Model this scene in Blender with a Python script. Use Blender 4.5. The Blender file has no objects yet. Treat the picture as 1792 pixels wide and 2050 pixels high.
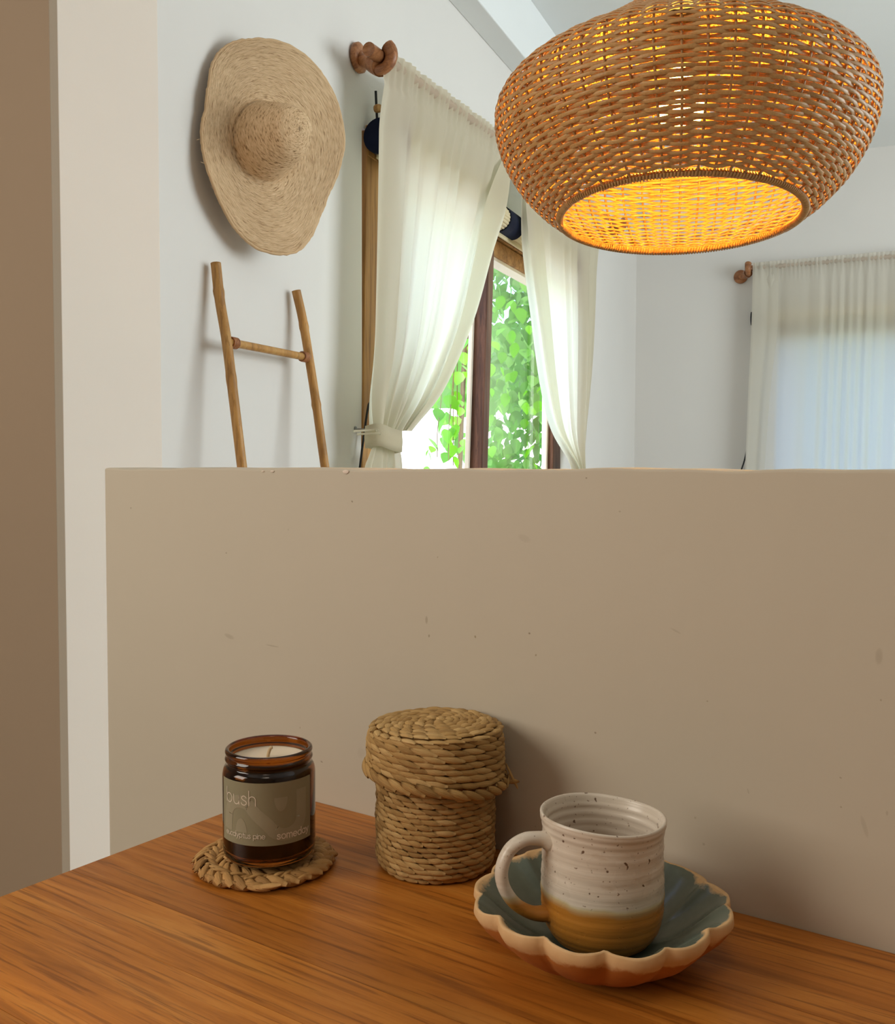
import bpy, bmesh, math, random
import numpy as np
from mathutils import Vector, Matrix
random.seed(7); rng = np.random.default_rng(7)
sc = bpy.context.scene
COL = sc.collection
PI = math.pi

# ------------------------------------------------------------------ camera
FPX, IW, IH = 1980.0, 1792.0, 2050.0
PITCH, ROLL, YAW = math.radians(2.62), math.radians(0.15), math.radians(34.9)
CAM = np.array([0.62641, -0.63470, 1.043])
_fh = np.array([-math.sin(YAW), math.cos(YAW), 0]); _r0 = np.array([math.cos(YAW), math.sin(YAW), 0]); _up = np.array([0, 0, 1.0])
FWD = _fh*math.cos(PITCH) - _up*math.sin(PITCH)
_u0 = _up*math.cos(PITCH) + _fh*math.sin(PITCH)
RGT = _r0*math.cos(ROLL) + _u0*math.sin(ROLL)
UPV = _u0*math.cos(ROLL) - _r0*math.sin(ROLL)
cd = bpy.data.cameras.new('camera'); cam = bpy.data.objects.new('camera', cd); COL.objects.link(cam)
cd.sensor_fit = 'HORIZONTAL'; cd.sensor_width = 36.0; cd.lens = 36.0*FPX/IW
cd.clip_start = 0.02; cd.clip_end = 200
cam.matrix_world = Matrix(((RGT[0], UPV[0], -FWD[0], CAM[0]), (RGT[1], UPV[1], -FWD[1], CAM[1]), (RGT[2], UPV[2], -FWD[2], CAM[2]), (0, 0, 0, 1)))
sc.camera = cam

# room frame: u runs along the wall with the hat (away from the camera), v points into the room, z up
OR = np.array([-1.146, 1.115, 0.0]); WU = np.array([-0.213, 0.977, 0.0]); WV = np.array([0.977, 0.213, 0.0])
def R(u, v, z): return OR + WU*u + WV*v + np.array([0, 0, z])
def ray(x, y): return FWD + RGT*(x-IW/2)/FPX - UPV*(y-IH/2)/FPX
def hit(x, y, p, n):
    d = ray(x, y); n = np.array(n, float); return CAM + d*(np.dot(np.array(p)-CAM, n)/np.dot(d, n))
def onz(x, y, z): return hit(x, y, (0, 0, z), (0, 0, 1))
def hw(x, y, v):                       # (u, z) of a photo point on the plane standing v off the hat wall
    P = hit(x, y, OR + WV*v, WV); return float(np.dot(P-OR, WU)), float(P[2])
UB = 4.35                              # distance of the back wall
def bw(x, y, d):                       # (v, z) of a photo point on the plane standing d off the back wall
    P = hit(x, y, OR + WU*(UB-d), WU); return float(np.dot(P-OR, WV)), float(P[2])

# ------------------------------------------------------------------ world, sun, window and fill light, exposure
w = bpy.data.worlds.new('sky'); sc.world = w; w.use_nodes = True
nt = w.node_tree; nt.nodes.clear()
wo = nt.nodes.new('ShaderNodeOutputWorld'); bg = nt.nodes.new('ShaderNodeBackground'); sky = nt.nodes.new('ShaderNodeTexSky')
sky.sky_type = 'NISHITA'; sky.sun_disc = False; sky.sun_elevation = math.radians(58); sky.sun_rotation = math.radians(200); sky.air_density = 1.0; sky.dust_density = 2.0
bg.inputs['Strength'].default_value = 0.64
nt.links.new(sky.outputs[0], bg.inputs[0]); nt.links.new(bg.outputs[0], wo.inputs[0])
def aim(o, d):
    o.rotation_euler = Vector(d).to_track_quat('-Z', 'Y').to_euler()
sun = bpy.data.lights.new('sun', 'SUN'); sun.energy = 6.2; sun.angle = math.radians(0.6); sun.color = (1, 0.96, 0.88)
so = bpy.data.objects.new('sun', sun); COL.objects.link(so); so.location = (0, 0, 8)
aim(so, WU*0.50 - WV*0.34 + np.array([0, 0, -0.8]))
def area(name, loc, d, sx, sy, power, color, portal=False):
    l = bpy.data.lights.new(name, 'AREA'); l.shape = 'RECTANGLE'; l.size = sx; l.size_y = sy; l.energy = power; l.color = color
    o = bpy.data.objects.new(name, l); COL.objects.link(o); o.location = loc; aim(o, d)
    if portal: l.cycles.is_portal = True
    return o
area('window_light_portal', R(1.54, -0.2, 1.45), WV, 2.0, 1.16, 1, (1, 1, 1), True)
area('back_window_portal', R(UB+0.2, 1.5, 1.4), -WU, 1.3, 1.0, 1, (1, 1, 1), True)
area('room_fill_light', R(1.2, 4.45, 1.75), -WV, 3.2, 1.7, 90, (0.85, 0.96, 1.0))  # unseen fill added to brighten the room; the right wall has no window
area('kitchen_window_light', (-1.15, -1.9, 1.85), (1.4, 1.8, -0.95), 1.25, 1.35, 26, (1.0, 0.91, 0.79))
area('kitchen_ceiling_light', (0.9, -1.3, 2.85), (0, 0, -1), 0.5, 0.5, 3.5, (1.0, 0.84, 0.66))
sc.view_settings.view_transform = 'Standard'; sc.view_settings.look = 'None'
sc.view_settings.exposure = 0.42; sc.view_settings.gamma = 1.0; sc.view_settings.use_curve_mapping = False
try:
    cy = sc.cycles
    cy.max_bounces = 9; cy.diffuse_bounces = 5; cy.transmission_bounces = 8; cy.transparent_max_bounces = 12; cy.glossy_bounces = 4
    cy.caustics_reflective = False; cy.caustics_refractive = False; cy.sample_clamp_indirect = 4.0
    cy.use_denoising = True
except Exception: pass

# ------------------------------------------------------------------ materials
def lin(r, g, b):
    f = lambda c: (c/255/12.92) if c/255 <= 0.04045 else ((c/255+0.055)/1.055)**2.4
    return (f(r), f(g), f(b), 1.0)
class M:
    def __init__(s, name):
        s.m = bpy.data.materials.new(name); s.m.use_nodes = True; s.t = s.m.node_tree; s.t.nodes.clear()
        s.out = s.t.nodes.new('ShaderNodeOutputMaterial'); s.b = s.t.nodes.new('ShaderNodeBsdfPrincipled')
        s.t.links.new(s.b.outputs[0], s.out.inputs[0]); s.tc = None
    def n(s, kind, **k):
        x = s.t.nodes.new('ShaderNode'+kind)
        for a, v in k.items(): setattr(x, a, v)
        return x
    def l(s, a, b): s.t.links.new(a, b)
    def coord(s, which='Object'):
        if s.tc is None: s.tc = s.n('TexCoord')
        return s.tc.outputs[which]
    def mapped(s, scale, which='Object', loc=(0, 0, 0), rnd=False):
        m = s.n('Mapping'); m.inputs['Scale'].default_value = scale; m.inputs['Location'].default_value = loc
        s.l(s.coord(which), m.inputs[0])
        if rnd:
            oi = s.n('ObjectInfo'); mu = s.n('Math', operation='MULTIPLY'); mu.inputs[1].default_value = 37.0
            s.l(oi.outputs['Random'], mu.inputs[0]); s.l(mu.outputs[0], m.inputs['Location'])
        return m.outputs[0]
    def noise(s, vec, scale=1, detail=3, rough=0.5, dist=0):
        x = s.n('TexNoise'); x.inputs['Scale'].default_value = scale; x.inputs['Detail'].default_value = detail
        x.inputs['Roughness'].default_value = rough; x.inputs['Distortion'].default_value = dist
        if vec is not None: s.l(vec, x.inputs['Vector'])
        return x.outputs['Fac']
    def ramp(s, fac, stops):
        r = s.n('ValToRGB'); e = r.color_ramp.elements
        while len(e) < len(stops): e.new(0.5)
        for i, (p, c) in enumerate(stops): e[i].position = p; e[i].color = c if len(c) == 4 else (*c, 1)
        s.l(fac, r.inputs[0]); return r.outputs[0]
    def mix(s, fac, a, b, mode='MIX'):
        x = s.n('MixRGB', blend_type=mode)
        for sock, v in ((x.inputs[0], fac), (x.inputs[1], a), (x.inputs[2], b)):
            if isinstance(v, (int, float)): sock.default_value = v
            elif isinstance(v, tuple): sock.default_value = v
            else: s.l(v, sock)
        return x.outputs[0]
    def math(s, op, a, b=0.0):
        x = s.n('Math', operation=op)
        for i, v in enumerate((a, b)):
            if isinstance(v, (int, float)): x.inputs[i].default_value = v
            else: s.l(v, x.inputs[i])
        return x.outputs[0]
    def color(s, c):
        if isinstance(c, tuple): s.b.inputs['Base Color'].default_value = c
        else: s.l(c, s.b.inputs['Base Color'])
        return s
    def rough(s, v):
        if isinstance(v, (int, float)): s.b.inputs['Roughness'].default_value = v
        else: s.l(v, s.b.inputs['Roughness'])
        return s
    def bump(s, h, strength=0.3, dist=0.001):
        x = s.n('Bump'); x.inputs['Strength'].default_value = strength; x.inputs['Distance'].default_value = dist
        s.l(h, x.inputs['Height']); s.l(x.outputs[0], s.b.inputs['Normal']); return s
    def spec(s, v): s.b.inputs['Specular IOR Level'].default_value = v; return s
    def translucent(s, fac, col):
        tr = s.n('BsdfTranslucent'); mx = s.n('MixShader'); mx.inputs[0].default_value = fac
        if isinstance(col, tuple): tr.inputs[0].default_value = col
        else: s.l(col, tr.inputs[0])
        s.l(s.b.outputs[0], mx.inputs[1]); s.l(tr.outputs[0], mx.inputs[2]); s.l(mx.outputs[0], s.out.inputs[0]); return s

def paint(name, c1, c2, rough=0.75):
    m = M(name); v = m.mapped((1, 1, 1))
    m.color(m.mix(m.noise(v, 2.2, 4), c1, c2)).rough(rough).spec(0.25)
    m.bump(m.noise(v, 60, 5, 0.6), 0.10, 0.002); return m
MAT = {}
MAT['wall'] = paint('white_wall_paint', lin(228, 223, 217), lin(220, 216, 211)).m
MAT['pilaster'] = paint('warm_lit_wall_paint', lin(232, 219, 205), lin(226, 212, 199)).m  # wall white with the warm kitchen light mixed into its colour
MAT['pier'] = paint('shaded_kitchen_paint', lin(166, 146, 124), lin(160, 141, 120)).m  # turned away from the windows: that shade is put into this colour
MAT['ceiling'] = paint('ceiling_paint', lin(238, 240, 239), lin(232, 234, 233)).m
MAT['floor'] = paint('concrete_floor', lin(170, 160, 148), lin(150, 140, 130), 0.5).m
MAT['paving'] = paint('pale_paving', lin(240, 238, 232), lin(228, 226, 222), 0.8).m
MAT['garden'] = paint('white_garden_wall', lin(246, 246, 244), lin(238, 238, 238), 0.9).m

def half_wall_mat():
    m = M('scuffed_wall_paint'); v = m.mapped((1, 1, 1))
    c = m.mix(m.noise(v, 3.0, 5), lin(200, 191, 174), lin(190, 181, 163))
    sp = m.ramp(m.noise(v, 130, 2, 0.4), [(0.0, (0.62, 0.56, 0.46, 1)), (0.20, (0.62, 0.56, 0.46, 1)), (0.235, (1, 1, 1, 1)), (1, (1, 1, 1, 1))])
    c = m.mix(1.0, c, sp, 'MULTIPLY')
    # scuffs and grease marks of a fixed shape: x, z, half length, half width, tilt, strength
    sep = m.n('SeparateXYZ'); m.l(m.coord(), sep.inputs[0])
    marks = [(459, 1274, 13, 5, .2, .30), (545, 1293, 17, 1.6, .03, .40), (854, 1241, 3, 9, 0, .5), (859, 1273, 2.2, 3.5, .2, .65), (1060, 1268, 2.3, 2.3, 0, .95),
             (1050, 1078, 14, 8, .3, .15), (705, 1004, 2.4, 2.0, .5, .9), (1174, 957, 2, 1.6, 0, .9), (262, 1017, 2, 2, 0, .6), (453, 1107, 2, 2, 0, .6), (1241, 1024, 2.5, 2, 0, .4),
             (1353, 1263, 11, 2.5, .4, .25), (1192, 1467, 2.2, 2.2, 0, .85), (1760, 1314, 6, 17, .05, .28), (1731, 1655, 4, 22, -.3, .22), (1498, 1584, 1.5, 6, -.3, .3), (1392, 1637, 2, 2.6, .3, .35),
             (1409, 1690, 2.6, 3, .3, .35), (644, 1525, 3, 1.8, .3, .7), (1683, 1557, 2.3, 1.8, .3, .5), (1776, 1628, 2, 5, 0, .3), (723, 1507, 9, 12, .3, .10)]
    for (px, py, a, b, t, s) in marks:
        s = s*0.72
        P = hit(px, py, (0, 0, 0), (0, 1, 0)); k = np.linalg.norm(P-CAM)/FPX
        dx = m.math('SUBTRACT', sep.outputs[0], float(P[0])); dz = m.math('SUBTRACT', sep.outputs[2], float(P[2]))
        ca, sa = math.cos(t), math.sin(t)
        e1 = m.math('ADD', m.math('MULTIPLY', dx, ca/(a*k*1.2)), m.math('MULTIPLY', dz, -sa/(a*k*1.2)))
        e2 = m.math('ADD', m.math('MULTIPLY', dx, sa/(b*k)), m.math('MULTIPLY', dz, ca/(b*k)))
        q = m.math('ADD', m.math('MULTIPLY', e1, e1), m.math('MULTIPLY', e2, e2))
        f = m.ramp(q, [(0.0, (s, s, s, 1)), (0.45, (s*.8, s*.8, s*.8, 1)), (1.0, (0, 0, 0, 1))])
        c = m.mix(f, c, lin(112, 92, 64))
    m.color(c).rough(0.6).spec(0.3); m.bump(m.noise(v, 45, 5, 0.6), 0.10, 0.002)
    return m.m
MAT['half_wall'] = half_wall_mat()

def wood(name, dark, mid, light, scale, rough, axis=0, fine=1.0, bump=0.15, rnd=True):
    m = M(name)
    s1 = [26.0*scale*fine]*3; s1[axis] = 1.7*scale*fine; s2 = [140.0*scale*fine]*3; s2[axis] = 5.0*scale*fine; s3 = [7.0*scale]*3; s3[axis] = 1.0*scale
    a = m.noise(m.mapped(tuple(s1), rnd=rnd), 1, 5, 0.62, 0.8); b = m.noise(m.mapped(tuple(s2), rnd=rnd), 1, 4, 0.65, 0.25); c = m.noise(m.mapped(tuple(s3), rnd=rnd), 1, 3)
    base = m.ramp(a, [(0.28 if fine == 1 else 0.14, dark), (0.50, mid), (0.74 if fine == 1 else 0.84, light)])
    base = m.mix(m.math('MULTIPLY', m.ramp(b, [(0.36, (1, 1, 1, 1)), (0.48, (0, 0, 0, 1))]), 0.55), base, dark)
    tone = m.ramp(c, [(0.3, (0.72, 0.68, 0.62, 1)), (0.7, (1.12, 1.1, 1.05, 1))])
    base = m.mix(1.0, base, tone, 'MULTIPLY')
    if rnd:
        oi = m.n('ObjectInfo'); base = m.mix(1.0, base, m.ramp(oi.outputs['Random'], [(0.0, (0.86, 0.84, 0.82, 1)), (1.0, (1.1, 1.1, 1.1, 1))]), 'MULTIPLY')
    m.color(base); m.rough(m.ramp(a, [(0.3, (rough+.1,)*3), (0.7, (rough,)*3)])); m.spec(0.4)
    m.bump(m.math('ADD', a, b), bump, 0.0008); return m.m
MAT['teak'] = wood('teak_table_wood', lin(112, 60, 14), lin(196, 124, 46), lin(226, 160, 76), 1.0, 0.34, 0, 2.1)
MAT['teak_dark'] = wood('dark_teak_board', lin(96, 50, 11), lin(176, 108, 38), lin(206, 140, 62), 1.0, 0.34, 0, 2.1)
MAT['frame_light'] = wood('honey_window_wood', lin(132, 92, 48), lin(190, 142, 84), lin(210, 168, 108), 1.0, 0.5, 2, rnd=False)
MAT['frame_lintel'] = wood('honey_lintel_wood', lin(132, 92, 48), lin(186, 136, 76), lin(206, 160, 98), 1.0, 0.5, 0, rnd=False)
MAT['frame_dark'] = wood('dark_mullion_wood', lin(52, 28, 20), lin(104, 68, 50), lin(138, 104, 84), 1.0, 0.42, 2, rnd=False)
MAT['turned'] = wood('turned_rod_wood', lin(116, 70, 42), lin(166, 110, 70), lin(190, 136, 94), 2.0, 0.35, 0, rnd=False)
MAT['bamboo'] = wood('bamboo_cane', lin(134, 94, 46), lin(186, 138, 76), lin(206, 164, 100), 1.0, 0.4, 2, bump=0.05)
MAT['bead'] = paint('pale_glazing_bead', lin(232, 222, 204), lin(222, 210, 190), 0.6).m

def simple(name, c, rough=0.5, metal=0.0, spec=0.5):
    m = M(name); v = m.mapped((1, 1, 1)); c2 = tuple(x*0.86 for x in c[:3])+(1,)
    m.color(m.mix(m.noise(v, 40, 3), c, c2)).rough(rough).spec(spec); m.b.inputs['Metallic'].default_value = metal; return m.m
MAT['steel'] = simple('brushed_steel', lin(150, 150, 150), 0.3, 1.0)
MAT['black_cord'] = simple('black_cord', lin(24, 26, 30), 0.6)
MAT['navy'] = simple('navy_cloth', lin(14, 20, 44), 0.85, 0, 0.2)
MAT['slat'] = simple('cream_bamboo_slats', lin(222, 204, 164), 0.6)
MAT['wax'] = M('candle_wax'); MAT['wax'].color(lin(244, 228, 204)).rough(0.5); MAT['wax'].b.inputs['Subsurface Weight'].default_value = 0.3
MAT['wax'].b.inputs['Subsurface Radius'].default_value = (0.004, 0.003, 0.002); MAT['wax'] = MAT['wax'].m
MAT['wick'] = simple('cotton_wick', lin(206, 178, 140), 0.9)
MAT['label'] = simple('sage_label_paper', lin(146, 142, 116), 0.6, 0, 0.3)
MAT['emblem'] = simple('pale_sage_print', lin(158, 153, 129), 0.6, 0, 0.3)
MAT['ink'] = simple('cream_print', lin(226, 216, 198), 0.6, 0, 0.3)
MAT['socket'] = simple('black_lamp_socket', lin(30, 28, 26), 0.5)
g = M('amber_glass'); g.color((0.34, 0.105, 0.014, 1)).rough(0.02); g.b.inputs['Transmission Weight'].default_value = 1.0; g.b.inputs['IOR'].default_value = 1.5; MAT['amber'] = g.m
def pane_mat():
    m = M('window_glass'); tr = m.n('BsdfTransparent'); tr.inputs[0].default_value = (0.95, 0.97, 0.96, 1); gl = m.n('BsdfGlossy'); gl.inputs['Roughness'].default_value = 0.02
    lw = m.n('LayerWeight'); lw.inputs['Blend'].default_value = 0.5; mx = m.n('MixShader')
    fr = m.math('ADD', m.math('MULTIPLY', m.math('POWER', lw.outputs['Facing'], 5.0), 0.9), 0.04)
    m.l(fr, mx.inputs[0]); m.l(tr.outputs[0], mx.inputs[1]); m.l(gl.outputs[0], mx.inputs[2]); m.l(mx.outputs[0], m.out.inputs[0]); return m.m
MAT['glass'] = pane_mat()
def linen(name, c1, c2, fac, tcol):
    m = M(name); uv = m.mapped((1, 1, 1), 'UV')
    wv = m.noise(m.mapped((260, 1400, 1), 'UV'), 1, 2); wh = m.noise(m.mapped((1400, 260, 1), 'UV'), 1, 2)
    c = m.mix(m.math('MULTIPLY', m.math('ADD', wv, wh), 0.5), c1, c2)
    m.color(c).rough(0.95).spec(0.05); m.bump(m.math('ADD', wv, wh), 0.15, 0.001); m.translucent(fac, tcol); return m.m
MAT['linen'] = linen('cream_linen', lin(230, 211, 190), lin(212, 192, 170), 0.49, lin(240, 249, 230))
MAT['voile'] = linen('sheer_cream_linen', lin(232, 224, 208), lin(216, 206, 188), 0.52, lin(250, 252, 252))

def fibre(name, dark, mid, light, trans=0.0, fs=(4, 40, 1), bump=0.5, rough=0.65, var=0.35, tcol=None, dark_edge=True):
    """dried plant strand: uv x runs along the strand, colour attribute 'tone' varies strand by strand"""
    m = M(name); vec = m.mapped(fs, 'UV'); f = m.noise(vec, 1, 4, 0.6)
    at = m.n('Attribute'); at.attribute_name = 'tone'
    base = m.ramp(m.mix(var, at.outputs['Fac'], f), [(0.12, dark), (0.5, mid), (0.88, light)])
    m.color(base).rough(rough).spec(0.3); m.bump(f, bump, 0.0010)
    if trans: m.translucent(trans, tcol or light)
    return m.m
MAT['rattan'] = fibre('rattan_strip', lin(106, 70, 36), lin(194, 150, 96), lin(226, 186, 130), 0.04, (6, 2, 1), 0.25, 0.36, 0.45, lin(226, 160, 84))
MAT['seagrass'] = fibre('seagrass', lin(116, 82, 38), lin(188, 150, 92), lin(218, 184, 126), 0, (3, 10, 1), 1.0, 0.55, 0.35)
MAT['braid'] = fibre('braided_leaf', lin(112, 74, 34), lin(190, 144, 86), lin(220, 178, 116), 0, (3, 9, 1), 0.8, 0.6, 0.4)
MAT['straw'] = fibre('plaited_straw', lin(132, 98, 60), lin(184, 148, 104), lin(210, 178, 134), 0, (1, 1, 1), 0.5, 0.8, 0.0)
def straw_mat():
    m = M('plaited_hat_straw'); uv = m.mapped((1, 1, 1), 'UV')
    at = m.n('Attribute'); at.attribute_name = 'pol'; pv = at.outputs['Vector']
    a = m.noise(pv, 2.3, 2, 0.55); b = m.noise(pv, 1.1, 3, 0.6); c = m.noise(m.mapped((1, 1, 1)), 14, 3)
    base = m.ramp(m.mix(0.30, a, b), [(0.36, lin(124, 92, 60)), (0.45, lin(206, 172, 132)), (0.62, lin(228, 198, 160)), (0.75, lin(246, 226, 194))])
    base = m.mix(0.15, base, m.ramp(c, [(0.3, lin(176, 142, 106)), (0.7, lin(222, 194, 156))]))
    m.color(base).rough(0.85).spec(0.15); m.bump(m.math('ADD', a, b), 0.35, 0.003); return m.m
MAT['straw'] = straw_mat()
def leafmat(name, c1, c2, tc):
    m = M(name); oi = m.n('ObjectInfo'); n = m.noise(m.mapped((1, 1, 1), rnd=False), 3, 2)
    m.color(m.mix(m.math('ADD', m.math('MULTIPLY', oi.outputs['Random'], 0.7), m.math('MULTIPLY', n, 0.3)), c1, c2)).rough(0.45); m.translucent(0.45, tc); return m.m
MAT['leaf'] = leafmat('lime_leaf', lin(70, 132, 12), lin(108, 166, 24), lin(120, 205, 14))
MAT['hedge'] = leafmat('green_foliage', lin(70, 120, 52), lin(104, 152, 62), lin(120, 190, 80))
MAT['stem'] = simple('vine_stem', lin(96, 78, 44), 0.8)
def mug_mat():
    m = M('two_tone_glaze'); sep = m.n('SeparateXYZ'); m.l(m.coord(), sep.inputs[0])
    v = m.mapped((1, 1, 1)); wav = m.noise(m.mapped((45, 45, 10)), 1, 3)
    z = m.math('ADD', sep.outputs[2], m.math('MULTIPLY', m.math('SUBTRACT', wav, 0.5), 0.006))
    zz = m.math('MULTIPLY', z, 10.0)
    cream = m.mix(m.noise(m.mapped((30, 30, 160)), 1, 4, 0.6), lin(226, 217, 204), lin(196, 184, 166))
    specks = m.ramp(m.noise(v, 240, 1, 0.3), [(0.0, (1, 1, 1, 1)), (0.25, (1, 1, 1, 1)), (0.28, (0, 0, 0, 1))])
    cream = m.mix(m.math('MULTIPLY', specks, 0.9), cream, lin(92, 62, 40))
    sp2 = m.ramp(m.noise(v, 520, 1, 0.3), [(0.0, (1, 1, 1, 1)), (0.235, (1, 1, 1, 1)), (0.27, (0, 0, 0, 1))]); cream = m.mix(m.math('MULTIPLY', sp2, 0.7), cream, lin(110, 80, 56))
    stain = m.ramp(m.noise(m.mapped((40, 40, 120)), 1, 3), [(0.62, (0, 0, 0, 1)), (0.72, (0.45, 0.45, 0.45, 1))]); cream = m.mix(stain, cream, lin(168, 138, 108))
    brown = m.mix(m.noise(m.mapped((25, 25, 260)), 1, 4, 0.6), lin(206, 142, 58), lin(160, 98, 30))
    gap = m.ramp(zz, [(0.275, (0, 0, 0, 1)), (0.305, (0.55, 0.55, 0.55, 1)), (0.325, (1, 1, 1, 1))])
    mid = m.mix(gap, brown, lin(196, 184, 146))
    top = m.ramp(zz, [(0.318, (0, 0, 0, 1)), (0.336, (1, 1, 1, 1))])
    m.color(m.mix(top, mid, cream)).rough(m.ramp(m.noise(v, 30, 3), [(0.3, (0.22,)*3), (0.8, (0.42,)*3)])).spec(0.5)
    m.bump(m.math('ADD', m.noise(m.mapped((12, 12, 420)), 1, 3), m.math('MULTIPLY', specks, -0.6)), 0.30, 0.0008); return m.m
MAT['mug'] = mug_mat()
def saucer_mat():
    m = M('saucer_glaze'); at = m.n('Attribute'); at.attribute_name = 'tone'; v = m.mapped((1, 1, 1))
    jit = m.math('MULTIPLY', m.math('SUBTRACT', m.noise(v, 90, 4, 0.6), 0.5), 0.30)
    t = m.math('ADD', at.outputs['Fac'], jit)
    blue = m.mix(m.noise(v, 55, 4, 0.6), lin(104, 114, 100), lin(76, 86, 76)); clay = m.mix(m.noise(v, 120, 3), lin(224, 188, 140), lin(200, 160, 110)); rust = m.mix(m.noise(v, 60, 3), lin(198, 128, 60), lin(152, 90, 36))
    c = m.mix(m.ramp(t, [(0.30, (0, 0, 0, 1)), (0.36, (1, 1, 1, 1))]), blue, clay)
    c = m.mix(m.ramp(t, [(0.66, (0, 0, 0, 1)), (0.74, (1, 1, 1, 1))]), c, rust)
    m.color(c).rough(m.ramp(t, [(0.3, (0.22,)*3), (0.36, (0.7,)*3)])).spec(0.5); m.bump(m.noise(v, 160, 3), 0.2, 0.0006); return m.m
MAT['saucer'] = saucer_mat()
def emis(name, c, s):
    m = M(name); e = m.n('Emission'); e.inputs[0].default_value = c; e.inputs[1].default_value = s; m.l(e.outputs[0], m.out.inputs[0]); return m.m
MAT['bulb'] = emis('lit_bulb', (1.0, 0.47, 0.05, 1), 165.0)

# ------------------------------------------------------------------ object helpers
ORI = {}
def setp(o, label=None, cat=None, group=None, kind=None):
    if label: o['label'] = label
    if cat: o['category'] = cat
    if group: o['group'] = group
    if kind: o['kind'] = kind
    return o
def empty(name, loc, label, cat, group=None, kind=None):
    o = bpy.data.objects.new(name, None); COL.objects.link(o); o.location = tuple(loc); o.empty_display_size = 0.05
    ORI[o.name] = np.array(loc, float); return setp(o, label, cat, group, kind)
def meshdata(name, V, F, mat, smooth=True, uv=None, tone=None):
    me = bpy.data.meshes.new(name); me.from_pydata([tuple(map(float, v)) for v in V], [], [tuple(map(int, f)) for f in F])
    me.materials.append(mat)
    if smooth: me.polygons.foreach_set('use_smooth', [True]*len(me.polygons))
    li = np.empty(len(me.loops), dtype=np.int32); me.loops.foreach_get('vertex_index', li)
    if uv is not None:
        l = me.uv_layers.new(name='uv'); l.data.foreach_set('uv', np.asarray(uv, dtype=np.float32)[li].ravel())
    if tone is not None:
        a = me.attributes.new('tone', 'FLOAT', 'POINT'); a.data.foreach_set('value', np.asarray(tone, dtype=np.float32))
    me.update(); return me
def obj(name, geo, mat, parent=None, loc=None, smooth=True, label=None, cat=None, group=None, kind=None):
    """one mesh object; geometry is given in world space, its origin goes to the parent's base (or loc)"""
    V, F = geo[0], geo[1]; uv = geo[2] if len(geo) > 2 else None; tone = geo[3] if len(geo) > 3 else None
    V = np.asarray(V, float)
    if parent is not None: base = ORI[parent.name]
    else: base = np.array(loc, float) if loc is not None else np.array([(V[:, 0].min()+V[:, 0].max())/2, (V[:, 1].min()+V[:, 1].max())/2, V[:, 2].min()])
    me = meshdata(name, V-base, F, mat if not isinstance(mat, str) else MAT[mat], smooth, uv, tone)
    o = bpy.data.objects.new(name, me); COL.objects.link(o)
    if parent is not None: o.parent = parent
    else: o.location = tuple(base)
    ORI[o.name] = base
    return setp(o, label, cat, group, kind)
def join(gs):
    V, F, U, T, k = [], [], [], [], 0
    hu = all(len(g) > 2 and g[2] is not None for g in gs); ht = all(len(g) > 3 and g[3] is not None for g in gs)
    for g in gs:
        v = np.asarray(g[0], float); V.append(v); F += [tuple(i+k for i in f) for f in g[1]]; k += len(v)
        if hu: U.append(np.asarray(g[2]))
        if ht: T.append(np.asarray(g[3]))
    return np.vstack(V), F, (np.vstack(U) if hu else None), (np.concatenate(T) if ht else None)
BOXF = [(0, 3, 2, 1), (4, 5, 6, 7), (0, 1, 5, 4), (1, 2, 6, 5), (2, 3, 7, 6), (3, 0, 4, 7)]
def box8(c): return np.array(c, float), BOXF
def rbox(u0, u1, v0, v1, z0, z1):            # a box in the room frame
    return box8([R(u0, v0, z0), R(u1, v0, z0), R(u1, v1, z0), R(u0, v1, z0), R(u0, v0, z1), R(u1, v0, z1), R(u1, v1, z1), R(u0, v1, z1)])
def wbox(x0, x1, y0, y1, z0, z1):
    return box8([(x0, y0, z0), (x1, y0, z0), (x1, y1, z0), (x0, y1, z0), (x0, y0, z1), (x1, y0, z1), (x1, y1, z1), (x0, y1, z1)])
def bevel(o, wd=0.002, seg=2):
    m = o.modifiers.new('bevel', 'BEVEL'); m.width = wd; m.segments = seg; m.limit_method = 'ANGLE'; m.angle_limit = math.radians(40)
    w_ = o.modifiers.new('normals', 'WEIGHTED_NORMAL'); w_.keep_sharp = True; return o
def grid(P, closed_u=False, closed_v=False, uv=None, tone=None):
    """P: (n, m, 3) grid of points -> quads"""
    n, m = P.shape[:2]; F = []
    for i in range(n if closed_u else n-1):
        for j in range(m if closed_v else m-1):
            a, b = i*m+j, ((i+1) % n)*m+j; j2 = (j+1) % m
            F.append((a, b, ((i+1) % n)*m+j2, i*m+j2))
    return P.reshape(-1, 3), F, (None if uv is None else np.asarray(uv).reshape(-1, 2)), (None if tone is None else np.asarray(tone).ravel())
def lathe(prof, seg, c, closed=False):
    pr = np.array(prof, float); a = np.linspace(0, 2*PI, seg, endpoint=False)
    P = np.stack([c[0]+np.outer(np.cos(a), pr[:, 0]), c[1]+np.outer(np.sin(a), pr[:, 0]), c[2]+np.tile(pr[:, 1], (seg, 1))], -1)
    return grid(P, True, closed)
def smooth_path(pts, n):
    pts = np.array(pts, float); P = np.vstack([2*pts[0]-pts[1], pts, 2*pts[-1]-pts[-2]]); out = []; k = len(pts)-1
    for t in np.linspace(0, k-1e-9, n):
        i = int(t); f = t-i; p0, p1, p2, p3 = P[i], P[i+1], P[i+2], P[i+3]
        out.append(0.5*((2*p1)+(-p0+p2)*f+(2*p0-5*p1+4*p2-p3)*f*f+(-p0+3*p1-3*p2+p3)*f**3))
    return np.array(out)
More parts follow.
